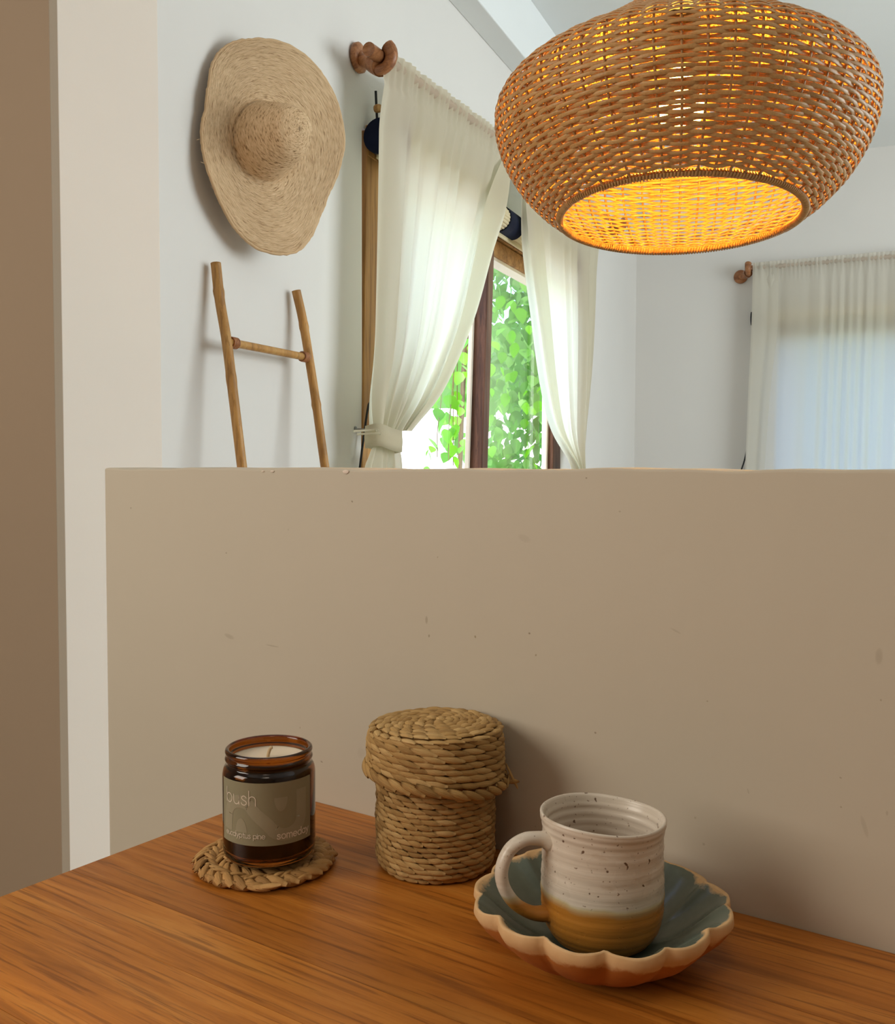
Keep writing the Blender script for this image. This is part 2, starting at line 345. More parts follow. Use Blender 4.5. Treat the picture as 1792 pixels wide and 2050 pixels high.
def frames(path, closed=False, ref=None):
    n = len(path); T = np.roll(path, -1, 0)-np.roll(path, 1, 0)
    if not closed: T[0] = path[1]-path[0]; T[-1] = path[-1]-path[-2]
    T /= np.linalg.norm(T, axis=1)[:, None]
    if ref is None: ref = np.array([0, 0, 1.0]) if abs(T[0][2]) < 0.9 else np.array([1.0, 0, 0])
    N = np.empty_like(T); p = ref
    for i in range(n):
        q = p-T[i]*np.dot(p, T[i]); N[i] = q/np.linalg.norm(q); p = N[i]
    return T, N, np.cross(T, N)
def tube(path, rad, seg=8, closed=False, flat=1.0, ref=None, caps=True, tone=None, twist=0.0):
    path = np.array(path, float); n = len(path); rad = np.full(n, rad) if np.isscalar(rad) else np.array(rad)
    T, N, B = frames(path, closed, ref); a = np.linspace(0, 2*PI, seg, endpoint=False)
    P = path[:, None, :] + (N[:, None, :]*np.cos(a)[None, :, None] + B[:, None, :]*np.sin(a)[None, :, None]*flat)*rad[:, None, None]
    L = np.concatenate([[0], np.cumsum(np.linalg.norm(np.diff(path, axis=0), axis=1))])
    uv = np.stack([np.repeat(L[:, None]*100, seg, 1), np.tile(np.abs(np.linspace(-1, 1, seg)), (n, 1))], -1)
    V, F, U, _ = grid(P, closed, True, uv)
    if caps and not closed: F = F+[tuple(range(seg))[::-1], tuple((n-1)*seg+i for i in range(seg))]
    return V, F, U, np.full(len(V), 0.5 if tone is None else tone)

# ------------------------------------------------------------------ the room
def struct(name, geo, mat, label, cat, bev=0, smooth=False, loc=None):
    o = obj(name, geo, mat, None, loc if loc is not None else (0, 0, 0), smooth, label, cat, None, 'structure')
    if bev: bevel(o, bev)
    return o
JL = 0.52; JR = 2.60; ZS = 0.85; ZL = 2.03; TH = 0.09
struct('wall_left', join([rbox(-0.69, JL, -TH, 0, 0, 2.93), rbox(JL, JR, -TH, 0, 0, ZS), rbox(JL, JR, -TH, 0, ZL, 2.93), rbox(JR, UB+0.2, -TH, 0, 0, 2.93)]), 'wall', 'white plastered wall behind the hat, the ladder and the open curtains', 'wall')
struct('trim_1', rbox(-0.684, -0.399, -0.02, 0.010, 0, 2.9), 'pilaster', 'white end strip of the hat wall, tinted with painted warm light, standing slightly proud', 'wall strip', 0.006)
struct('wall_back', join([rbox(UB, UB+0.2, 0, 0.86, 0, 2.93), rbox(UB, UB+0.2, 0.86, 2.2, 0, 0.85), rbox(UB, UB+0.2, 0.86, 2.2, 1.915, 2.93), rbox(UB, UB+0.2, 2.2, 4.8, 0, 2.93)]), 'wall', 'far white wall behind the closed sheer curtain', 'wall')
struct('wall_right', rbox(-4.9, UB+0.2, 4.62, 4.82, 0, 2.93), 'wall', 'white side wall outside the picture on the right', 'wall')
P1 = R(-0.69, 0, 0)
struct('wall_kitchen', rbox(-0.699, -0.62, -1.25, 0.0095, 0, 2.93), 'pier', 'kitchen wall at the far left edge, its shade painted in taupe', 'wall', 0.0015)
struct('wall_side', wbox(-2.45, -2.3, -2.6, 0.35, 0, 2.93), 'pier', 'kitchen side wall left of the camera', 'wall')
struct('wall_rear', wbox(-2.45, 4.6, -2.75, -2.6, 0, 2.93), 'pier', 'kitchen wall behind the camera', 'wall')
struct('floor', wbox(-2.45, 4.8, -2.75, 6.6, -0.1, 0.0), 'floor', 'concrete floor of kitchen and dining room', 'floor')
struct('ceiling', join([wbox(-2.45, 4.8, -2.75, 0.2, 2.93, 3.05), rbox(-0.95, UB+0.2, -TH, 4.82, 2.93, 3.06), rbox(-2.4, -0.9, -0.2, 4.82, 2.931, 3.06)]), 'ceiling', 'flat white ceiling', 'ceiling')
struct('trim_2', rbox(-0.69, UB, 0.0, 0.0955, 2.672, 2.93), 'ceiling', 'shallow white beam running along the top of the hat wall', 'beam', 0.004)
# the half wall: subdivided along its length so that the hand-plastered top edge can waver
def half_wall():
    xs = np.concatenate([[-0.2496, -0.2470, -0.243], np.linspace(-0.22, 0.7, 93), np.linspace(0.8, 3.74, 12)]); n = len(xs)
    prof = [(0.0, 0.0), (0.0, 0.6), (0.0, 0.76), (0.0, 1.0384), (0.0003, 1.0396), (0.0012, 1.0404), (0.0030, 1.0407), (0.05, 1.0410), (0.094, 1.0405), (0.0985, 1.038), (0.10, 1.033), (0.10, 0.0)]
    P = np.zeros((n, len(prof), 3))
    for i, x in enumerate(xs):
        wob = 0.0005*math.sin(x*43)+0.0004*math.sin(x*101+1)+0.0004*math.sin(x*17+2)
        for j, (y, z) in enumerate(prof):
            P[i, j] = (x, y, z + (wob+0.0010*(x+0.25)/0.76 if 3 <= j <= 10 else 0))
    P[0, :, 1] = 0.05+(P[0, :, 1]-0.05)*0.95; P[0, 3:11, 2] -= 0.0020; P[1, 3:11, 2] -= 0.0005
    V, F, _, _ = grid(P); k = len(prof)
    F = F+[tuple(range(k))[::-1], tuple((n-1)*k+i for i in range(k))]
    return V, F
struct('wall_front', half_wall(), 'half_wall', 'low scuffed taupe half wall behind the table', 'half wall', smooth=True)
for p in bpy.data.objects['wall_front'].data.polygons: p.use_smooth = len(p.vertices) == 4

# chips of bare plaster along its top edge
def chip(px, wd, ht):
    P = hit(px, 941, (0, 0.0, 0), (0, 1, 0)); x, z = P[0], 1.0385; k = []
    for i in range(9):
        a = i*2*PI/9; k.append((x+wd*math.cos(a)*(1+.2*math.sin(3*a)), -0.0006+0.0002*math.sin(a*5), z+ht*math.sin(a)))
    k.append((x, -0.0012, z)); return np.array(k), [(i, (i+1) % 9, 9) for i in range(9)]
hwall = bpy.data.objects['wall_front']
for (a, b, c) in ((693, 0.0042, 0.0024), (546, 0.0030, 0.0012), (527, 0.0020, 0.0010)):
    obj('plaster_chip', chip(a, b*0.8, c*0.7), 'pilaster', hwall)

# ------------------------------------------------------------------ window in the hat wall
win = empty('window_1', R(1.54, 0, ZS), 'honey wood casement window in the hat wall, garden beyond', 'window', None, 'structure')
def quadbar(top0, top1, bot0, bot1, v0, v1, z0, z1):     # an upright bar that may lean a little
    return box8([R(bot0, v0, z0), R(bot1, v0, z0), R(bot1, v1, z0), R(bot0, v1, z0), R(top0, v0, z1), R(top1, v0, z1), R(top1, v1, z1), R(top0, v1, z1)])
bevel(obj('jamb', quadbar(0.545, 0.62, 0.505, 0.60, -0.088, 0.006, ZS, 2.03), 'frame_light', win, smooth=False), 0.003)
bevel(obj('jamb', quadbar(2.51, 2.60, 2.465, 2.60, -0.030, 0.006, ZS, 2.03), 'frame_dark', win, smooth=False), 0.003)
bevel(obj('lintel', rbox(0.545, 2.62, -0.085, 0.008, 1.955, 2.045), 'frame_lintel', win, smooth=False), 0.003)
bevel(obj('casement_rail', rbox(0.60, 2.48, -0.085, -0.002, 1.885, 1.951), 'frame_lintel', win, smooth=False), 0.003)
bevel(obj('mullion', quadbar(1.578, 1.640, 1.497, 1.562, -0.055, 0.006, ZS, 1.90), 'frame_dark', win, smooth=False), 0.004)
bevel(obj('casement_stile', quadbar(1.562, 1.580, 1.480, 1.497, -0.062, -0.045, ZS, 1.90), 'bead', win, smooth=False), 0.002)
bevel(obj('casement_stile', quadbar(2.490, 2.512, 2.446, 2.467, -0.030, -0.020, ZS, 1.90), 'bead', win, smooth=False), 0.002)
bevel(obj('glazing_bead', rbox(1.60, 2.45, -0.07, -0.012, 1.872, 1.886), 'bead', win, smooth=False), 0.001)
bevel(obj('casement_rail', rbox(0.60, 2.48, -0.085, -0.002, ZS, 0.93), 'frame_light', win, smooth=False), 0.003)
obj('pane', rbox(0.60, 1.50, -0.068, -0.064, 0.92, 1.89), 'glass', win, smooth=False)
obj('pane', rbox(1.60, 2.48, -0.068, -0.064, 0.92, 1.89), 'glass', win, smooth=False)
bevel(obj('window_sill', rbox(0.46, 2.62, -0.10, 0.05, 0.80, ZS), 'frame_lintel', win, smooth=False), 0.004)
win2 = empty('window_2', R(UB, 1.53, 0.85), 'window in the far wall, glowing through the closed sheer curtain', 'window', None, 'structure')
for a, b, c, d in ((0.86, 0.91, 0.85, 1.915), (2.15, 2.2, 0.85, 1.915), (0.86, 2.2, 0.85, 0.90), (0.86, 2.2, 1.865, 1.915)):
    obj('window_frame', rbox(UB+0.05, UB+0.11, a, b, c, d), 'frame_light', win2, smooth=False)
obj('pane', rbox(UB+0.078, UB+0.082, 0.9, 2.16, 0.89, 1.875), 'glass', win2, smooth=False)

# ------------------------------------------------------------------ curtain rods
VR = 0.118
def disc(c, ax, r, depth, seg=20):                      # a turned disc with a rounded rim, axis ax
    c = np.array(c, float); ax = np.array(ax, float)/np.linalg.norm(ax)
    pr = [(0.001, 0), (r*0.82, 0), (r, depth*0.25), (r, depth*0.75), (r*0.82, depth), (0.001, depth)]
    t = np.cross(ax, [0, 0, 1.0]) if abs(ax[2]) < 0.9 else np.array([1.0, 0, 0]); t /= np.linalg.norm(t); b = np.cross(ax, t); a = np.linspace(0, 2*PI, seg, endpoint=False)
    P = np.array([[c+ax*d+(t*math.cos(x)+b*math.sin(x))*q for (q, d) in pr] for x in a]); return grid(P, True)
uR0, zR0 = hw(738, 98, VR); uR1, zR1 = hw(1008, 285, VR)
zR = (zR0+zR1)/2 + 0.0; zR = zR0
sl = (zR1-zR0)/(uR1-uR0)
def rod_at(u, dv=0): return R(u, VR+dv, zR0+(u-uR0)*sl*0.9)
rod = empty('curtain_rod', R(1.75, 0, zR0), 'round wooden curtain rod with a turned bracket, above the window with open curtains', 'curtain rod')
obj('rod', tube([rod_at(u) for u in np.linspace(uR0, 3.35, 12)], 0.0185, 16), 'turned', rod)
def bracket(u, rod_pt, wall_pt, ax, root):
    gs = [disc(wall_pt, ax, 0.042, 0.022)]
    a = np.array(wall_pt)+np.array(ax)*0.015; b = np.array(rod_pt)-np.array([0, 0, 0.026])+np.array(ax)*0.002
    gs.append(tube(smooth_path([a, a*0.6+b*0.4+np.array([0, 0, -0.004]), b], 10), [0.020, 0.018, 0.017, 0.017, 0.018, 0.020, 0.022, 0.025, 0.027, 0.027], 14)[:2])
    o = obj('bracket', join([(g[0], g[1]) for g in gs]), 'turned', root)
    # the cup: a U of wood holding the rod
    cp = [np.array(rod_pt)+np.array(ax)*(0.034*math.cos(t))+np.array([0, 0, 0.034*math.sin(t)]) for t in np.linspace(-PI*1.02, 0.28*PI, 16)]
    obj('cup', tube(cp, np.concatenate([np.linspace(0.010, 0.016, 8), np.linspace(0.016, 0.020, 8)]), 12, flat=0.9), 'turned', o)
    obj('screw', disc(np.array(wall_pt)+np.array(ax)*0.0215, ax, 0.005, 0.002, 10), 'socket', o)
    return o
uB = uR0+0.07
pw = hw(712, 117, 0.0)
bracket(uB, rod_at(uB), R(pw[0], 0.0, pw[1]), WV, rod)
bracket(3.28, rod_at(3.28), R(3.28, 0.0, rod_at(3.28)[2]-0.022), WV, rod)
vC, zC = bw(1497, 538, 0.10)
rod2 = empty('curtain_rod', R(UB, 1.5, zC), 'wooden curtain rod end with a dark bracket, above the closed sheer curtain', 'curtain rod')
obj('rod', tube([R(UB-0.10, v, zC+0.012*(v-vC)) for v in np.linspace(vC-0.015, 2.45, 10)], 0.0185, 14), 'turned', rod2)
for vv in (vC+0.005, 2.4):
    bracket(vv, R(UB-0.10, vv, zC+0.012*(vv-vC)), R(UB, vv-0.055, zC-0.03), -WU, rod2)

# ------------------------------------------------------------------ curtains
def curtain_mesh(PL, PR, n_s, n_q, folds, amp, base, frame, hem=0.0, seed=0, front=0.0, taper=None):
    """PL, PR: outlines (along the wall, z) from rod to tie; frame(a, off, z) -> world"""
    r = np.random.default_rng(seed); PL = smooth_path(PL, n_q); PR = smooth_path(PR, n_q); P = []; U = []
    ph = r.uniform(0, 2*PI, 6); S = np.linspace(0, 1, n_s)
    warp = S + 0.025*np.sin(2*PI*2*S+ph[0]) + 0.018*np.sin(2*PI*3.3*S+ph[1])
    for i, s in enumerate(S):
        row = []
        for j in range(n_q):
            q = j/(n_q-1); p = PL[j]*(1-s)+PR[j]*s
            A = amp*(0.35+0.65*q) if taper is None else amp*taper(q)
            off = base + A*(0.62*math.sin(2*PI*folds*warp[i]+0.5*math.sin(3*q+ph[2]))+0.3*math.sin(2*PI*folds*0.53*warp[i]+ph[3]+1.2*q)+0.14*math.sin(2*PI*folds*2.3*warp[i]+ph[4]))
            if front: off += front*max(0.0, 1-q/0.16)**1.5
            if q < 0.06: off = base + (off-base)*0.55 + 0.004*math.sin(2*PI*folds*3.1*s+ph[5])
            row.append(frame(p[0], off, p[1])); U.append((s*1.2, q*1.4))
        P.append(row)
    P = np.array(P)
    return grid(P, uv=np.array(U).reshape(n_s, n_q, 2))
def solid(o, t=0.0015):
    m = o.modifiers.new('thickness', 'SOLIDIFY'); m.thickness = t; m.offset = 0; return o
frL = lambda a, o, z: R(a, o, z)
def hwl(L, v): return [hw(x, y, v) for x, y in L]
VC = VR
def pocket(root, u0, u1, ptf, seed):
    r = np.random.default_rng(seed); us = np.linspace(u0, u1, 70); ph = r.uniform(0, 6, 4); P = []; U = []
    for i, u in enumerate(us):
        c = ptf(u); ring = []
        for t in np.linspace(0, 2*PI, 18, endpoint=False):
            q = 0.0193+0.0003*math.sin(u*95+ph[0]+math.sin(t)); ring.append(c+AXN[root.name]*(q*math.cos(t))+np.array([0, 0, q*math.sin(t)])); U.append((u, t/6))
        P.append(ring)
    obj('rod_pocket', grid(np.array(P), False, True, np.array(U).reshape(70, 18, 2)), 'linen' if 'S' not in AXN else 'voile', root)
AXN = {}
# left curtain
cl = empty('curtain', R(0.6, VC, 0.86), 'cream linen curtain tied back on the left of the garden window', 'curtain', 'cream linen curtains on the garden window')
L1 = hwl([(757, 128), (757, 300), (753, 500), (748, 700), (742, 800), (745, 868)], VC)
R1 = hwl([(1018, 300), (1004, 410), (976, 505), (938, 640), (880, 775), (812, 862)], VC)
zt = rod_at(0.6)[2]+0.026
L1[0] = (hw(760, 118, VC)[0], rod_at(hw(760, 118, VC)[0])[2]+0.024); R1[0] = (R1[0][0], rod_at(R1[0][0])[2]+0.024)
AXN[cl.name] = WV; pocket(cl, L1[0][0], R1[0][0]+0.01, rod_at, 1)
obj('drape', curtain_mesh(L1, R1, 180, 70, 9, 0.026, VC, frL, seed=3, front=0.037), 'linen', cl)
# its leading edge is turned back on itself
def lerp_poly(A, B, s): return [tuple(np.array(a)*(1-s)+np.array(b)*s) for a, b in zip(A, B)]
E1 = lerp_poly(L1, R1, 0.80); E1[0] = tuple(np.array(L1[0])*0.03+np.array(R1[0])*0.97)
obj('leading_hem', curtain_mesh(E1, [(a-0.002, b-0.002) for a, b in R1], 14, 60, 0.5, 0.004, VC+0.022, frL, seed=4), 'linen', cl)
L2 = hwl([(747, 895), (741, 915), (734, 940), (728, 1010)], VC); R2 = hwl([(803, 895), (806, 915), (808, 940), (812, 1010)], VC)
obj('drape_skirt', curtain_mesh(L2, R2, 60, 14, 5, 0.022, VC, frL, seed=5), 'linen', cl)
def band(cx, cz, hw_, hd, z0, z1, v):
    P = []
    for i in range(28):
        a = i/28*2*PI; ca, sa = math.cos(a), math.sin(a); u = cx+hw_*math.copysign(abs(ca)**0.6, ca); vv = v+hd*math.copysign(abs(sa)**0.8, sa)
        s = (u-cx)/hw_; drop = -0.008*s+0.003*math.sin(a*3)
        P.append([R(u, vv, z0+drop), R(u, vv+0.002*sa, z0*0.7+z1*0.3+drop), R(u, vv+0.003*sa, (z0+z1)/2+drop+0.001*math.sin(a*4)), R(u, vv, z1+drop)])
    return grid(np.array(P), True, uv=np.random.default_rng(1).random((28, 4, 2))*0.02)
a0, b0 = hw(764, 858, VC+0.03); a1, b1 = hw(808, 902, VC+0.03)
solid(obj('tieback', band((a0+a1)/2+0.004, 0, abs(a1-a0)/2+0.004, 0.034, min(b0, b1), max(b0, b1)+0.004, VC), 'linen', cl), 0.004)
for k, (ox, oz) in enumerate(((0.0, 0.0), (-0.02, 0.008))):
    p0 = hw(745, 870, VC+0.02); p1 = hw(765, 868, VC+0.045)
    obj('tie_loop', tube(smooth_path([R(p0[0]-0.03+ox, VC-0.01, p0[1]+oz), R(p0[0], VC+0.03, p0[1]+0.004+oz), R(p1[0]+ox, VC+0.040, p1[1]+oz)], 10), [0.003]*4+[0.004]*6, 8), 'linen', cl)
hk = hw(711, 859, 0.0); hk2 = hw(746, 868, 0.07)
hook = empty('curtain_hook', R(hk[0], 0, hk[1]), 'small steel hook in the wall holding the tied left curtain', 'hook')
obj('base_plate', disc(R(hk[0], 0.0, hk[1]), WV, 0.008, 0.004, 12), 'steel', hook)
obj('pin', tube(smooth_path([R(hk[0], 0.002, hk[1]), R(hk[0]+0.01, 0.03, hk[1]-0.001), R((hk[0]+hk2[0])/2+0.02, 0.06, hk[1]-0.004), R(hk2[0]+0.02, 0.082, hk2[1])], 10), 0.0026, 8), 'steel', hook)
# right curtain
cr = empty('curtain', R(2.7, VC, 0.86), 'cream linen curtain swept to the right of the garden window, below the lamp', 'curtain', 'cream linen curtains on the garden window')
L3 = hwl([(1032, 380), (1050, 500), (1068, 640), (1086, 770), (1108, 862), (1150, 938), (1160, 985)], VC)
R3 = hwl([(1199, 470), (1198, 560), (1193, 690), (1185, 790), (1176, 870), (1167, 938), (1172, 985)], VC)
L3[0] = (L3[0][0], rod_at(L3[0][0])[2]+0.024); R3[0] = (R3[0][0], rod_at(R3[0][0])[2]+0.024)
AXN[cr.name] = WV; pocket(cr, L3[0][0], R3[0][0], rod_at, 2)
obj('drape', curtain_mesh(L3, R3, 160, 70, 8, 0.026, VC, frL, seed=9, front=0.037), 'linen', cr)
obj('leading_hem', curtain_mesh([(a+0.002, b) for a, b in L3], lerp_poly(L3, R3, 0.17), 16, 60, 1.2, 0.008, VC+0.022, frL, seed=10), 'linen', cr)
# sheer curtain on the back wall
fr2 = lambda a, o, z: R(UB-o, a, z)
cs = empty('curtain', R(UB-0.1, 1.5, 0.7), 'closed sheer cream curtain on the far wall at right edge, daylight behind', 'curtain')
c0 = bw(1508, 527, 0.10)[0]
L4 = [(c0, zC+0.03), (c0-0.003, 1.9), (c0-0.015, 1.5), (c0-0.025, 1.05), (c0-0.03, 0.7)]; R4 = [(2.38, zC+0.05), (2.38, 1.9), (2.38, 1.5), (2.38, 1.05), (2.38, 0.7)]
AXN[cs.name] = -WU; AXN['S'] = 1; pocket(cs, c0, 2.36, lambda v: R(UB-0.10, v, zC+0.012*(v-vC)), 3)
obj('drape', curtain_mesh(L4, R4, 220, 44, 22, 0.012, 0.10, fr2, seed=12, front=0.037, taper=lambda q: 0.55+0.45*q), 'voile', cs)
obj('side_hem', curtain_mesh(L4, [(c0+0.15, zC+0.03), (c0+0.15, 1.9), (c0+0.115, 1.5), (c0+0.09, 1.05), (c0+0.08, 0.7)], 20, 34, 1.3, 0.006, 0.118, fr2, seed=13, taper=lambda q: 1), 'voile', cs)

# ------------------------------------------------------------------ rolled bamboo blinds behind the curtains
def roll_blind(root, fr, a0, a1, off, zc, rad, bands):
    gs = []
    for k in range(22):
        t = k/22*2*PI; P = [fr(a0, off+rad*math.cos(t), zc+rad*math.sin(t)), fr(a1, off+rad*math.cos(t), zc+rad*math.sin(t))]
        gs.append(tube(P, 0.0075, 6))
    for k in range(10):
        t = k/10*2*PI; q = rad*0.66; gs.append(tube([fr(a0, off+q*math.cos(t), zc+q*math.sin(t)), fr(a1, off+q*math.cos(t), zc+q*math.sin(t))], 0.007, 5))
    for k in range(5):                                   # the free end hanging from the roll
        gs.append(tube([fr(a0, off-rad*0.2, zc-rad*(0.95+0.13*k)), fr(a1, off-rad*0.2, zc-rad*(0.95+0.13*k))], 0.0065, 6))
    o = obj('slat_roll', join(gs), 'slat', root); o['kind'] = 'stuff'
    for (b0_, b1_) in bands:
        pr = [np.array([fr(b, off+(rad+0.011)*math.cos(t), zc+(rad+0.011)*math.sin(t)) for t in np.linspace(0, 2*PI, 28, endpoint=False)]) for b in (b0_, (b0_+b1_)/2, b1_)]
        gg = grid(np.array(pr), False, True); F = gg[1]+[tuple(range(28))[::-1], tuple(56+i for i in range(28))]
        obj('cloth_band', (gg[0], F), 'navy', root, smooth=True)
BZ = hw(745, 258, 0.06)[1]
bl = empty('bamboo_blind', R(1.54, 0.05, BZ), 'rolled-up cream bamboo blind with navy bands behind the open curtains', 'blind')
roll_blind(bl, frL, 0.535, 2.55, 0.054, BZ, 0.040, [(0.525, 0.62), (hw(1022, 420, 0.10)[0], hw(1048, 420, 0.10)[0]), (2.47, 2.56)])
obj('toggle', disc(R(0.545, 0.03, BZ+0.085), WV, 0.012, 0.02, 10), 'frame_light', bl)
obj('hanger', tube([R(0.56, 0.03, BZ+0.05), R(0.555, 0.028, BZ+0.14)], 0.004, 6), 'black_cord', bl)
c_a = hw(736, 820, 0.02); c_b = hw(720, 940, 0.02)
obj('pull_cord', tube(smooth_path([R(0.60, 0.035, BZ-0.05), R(0.585, 0.03, 1.6), R(c_a[0]+0.03, 0.02, 1.27), R(c_a[0], 0.02, c_a[1]), R(c_b[0], 0.02, c_b[1]), R(c_b[0]-0.03, 0.02, 0.9)], 24), 0.0036, 6), 'black_cord', bl)
BZ2 = bw(1504, 638, 0.05)[1]
bl2 = empty('bamboo_blind', R(UB-0.05, 1.5, BZ2), 'rolled-up bamboo blind with navy ends hidden behind the sheer curtain', 'blind')
roll_blind(bl2, fr2, c0+0.02, 2.3, 0.05, BZ2, 0.030, [(c0-0.012, c0+0.06), (2.25, 2.31)])
k_a = bw(1495, 902, 0.03); k_b = bw(1484, 942, 0.03)
obj('pull_cord', tube(smooth_path([R(UB-0.03, c0+0.03, BZ2-0.03), R(UB-0.03, c0+0.02, 1.5), R(UB-0.03, k_a[0], k_a[1]), R(UB-0.03, k_b[0], k_b[1]), R(UB-0.03, k_b[0]-0.02, 0.95)], 20), 0.005, 6), 'black_cord', bl2)

# ------------------------------------------------------------------ straw hat
def hat():
    th = math.radians(22); n = WV*math.cos(th)-WU*math.sin(th); e = WU*math.cos(th)+WV*math.sin(th); up = np.array([0, 0, 1.0])
    H0 = OR+WU*(-0.27)+WV*0.006
    px = [(500, 80), (540, 84), (590, 108), (630, 145), (658, 195), (669, 250), (666, 330), (652, 390), (636, 440), (617, 480), (592, 504), (558, 509), (520, 498), (480, 470), (440, 425), (411, 375), (396, 320), (394, 280), (404, 225), (414, 170), (426, 130), (452, 95), (474, 83)]
    out = []
    for x, y in px:
        P = hit(x, y, H0, n); out.append((np.dot(P-H0, e), P[2]))
    c = np.array([hit(523, 288, H0, n) for _ in range(1)])[0]; c = np.array([np.dot(c-H0, e), c[2]])
    out = np.array(out)-c; ang = np.arctan2(out[:, 1], out[:, 0]); rad = np.hypot(out[:, 0], out[:, 1]); o = np.argsort(ang); ang, rad = ang[o], rad[o]
    ang = np.concatenate([ang-2*PI, ang, ang+2*PI]); rad = np.tile(rad, 3)
    NA = 180; A = np.linspace(0, 2*PI, NA, endpoint=False); A = np.where(A > PI, A-2*PI, A); RO = np.interp(A, ang, rad)
    RO = (np.roll(RO, 1)+RO*2+np.roll(RO, -1))/4
    # section: crown top -> crown side -> brim, in rings with a small ridge per plait round
    prof = []; RC, HC = 0.083, 0.132
    for t in np.linspace(0.02, 1, 8): prof.append((RC*0.50*t, HC-0.012*t*t, 0))
    for t in np.linspace(0.12, 1, 9): prof.append((RC*(0.50+0.50*t**0.85), (HC-0.012)*(1-t**1.15) if t < 1 else 0.0, 0))
    prof += [(RC*1.05, -0.001, 0), (RC*1.10, -0.001, 0)]
    for t in np.linspace(0.05, 1, 24): prof.append((t, 0, 1))
    P = []; U = []; PO = []
    for k, (r, h, brim) in enumerate(prof):
        ring = []; rid = 0.0020*(1 if k % 2 else -1)
        for i, a in enumerate(A):
            if brim:
                rr = RC*1.10+(RO[i]-RC*1.10)*r; hh = 0.010*math.sin(2*a+0.6)*r*r+0.006*math.sin(5*a+1)*r**3+0.012*r*r*(math.cos(a-0.3))**2-0.003*r
                hh += rid
            else:
                rr = r*(1+0.06*math.sin(a*2+0.4)); hh = h+rid*0.8+0.004*math.sin(a-1.0)*(r/RC)
            rr *= 1+0.003*rng.standard_normal()
            ca, sa = math.cos(a), math.sin(a); s = 1.12 if not brim else 1.0
            if brim: s = 1.12+(1-1.12)*min(1, r*2)
            q = c + np.array([rr*ca, rr*sa*s]); ring.append(H0 + e*q[0] + np.array([0, 0, 1])*q[1] + n*(hh+0.012))
            U.append((i/NA, k/len(prof)*1.0)); RR_ = 2.0+6.0*rr/0.2; PO.append((RR_*math.cos(a+k*0.35), RR_*math.sin(a+k*0.35), k*1.7))
        P.append(ring)
    P = np.array(P); g = grid(P, False, True, np.array(U).reshape(len(prof), NA, 2))
    V, F, uv = g[0], g[1], g[2]
    V = np.vstack([V, [V[:NA].mean(0)+n*0.001]]); uv = np.vstack([uv, [[0.5, 0]]]); k = len(V)-1
    F = F+[(i, k, (i+1) % NA) for i in range(NA)]
    base = H0+e*c[0]; base[2] = c[1]
    root = empty('straw_hat', base, 'wide brimmed straw sun hat hung on the white wall above the ladder', 'hat')
    crown_rows = 8+9
    Fc = [f for f in F if max(f[0] if f[0] < k else 0, *[x for x in f if x < k]) < crown_rows*NA+NA]; Fb = [f for f in F if f not in set(Fc)]
    ob = obj('crown', (V, Fc, uv), 'straw', root); ob2 = obj('brim', (V, Fb, uv), 'straw', root)
    PO.append((0, 0, 0))
    for x in (ob, ob2):
        at_ = x.data.attributes.new('pol', 'FLOAT_VECTOR', 'POINT'); at_.data.foreach_set('vector', np.array(PO, dtype=np.float32).ravel())
        bm = bmesh.new(); bm.from_mesh(x.data); bmesh.ops.delete(bm, geom=[q for q in bm.verts if not q.link_faces], context='VERTS'); bm.to_mesh(x.data); bm.free(); solid(x, 0.005)
    edge = P[-1]; obj('brim_edge', tube(edge, 0.0042, 7, closed=True), 'straw', root)
    # loose straws at the left edge
    for i in range(4):
        j = 95+i*9; p = edge[j]; obj('loose_straw', tube([p, p-e*0.008+np.array([0, 0, 0.006*(i-1)]), p-e*0.016+n*0.004+np.array([0, 0, 0.010*(i-1)])], 0.0005, 4), 'straw', root)
    obj('wall_peg', tube([H0+e*c[0]+np.array([0, 0, c[1]+0.03])-n*0.06, H0+e*c[0]+np.array([0, 0, c[1]+0.03])+n*0.05], 0.006, 8), 'turned', root)
hat()

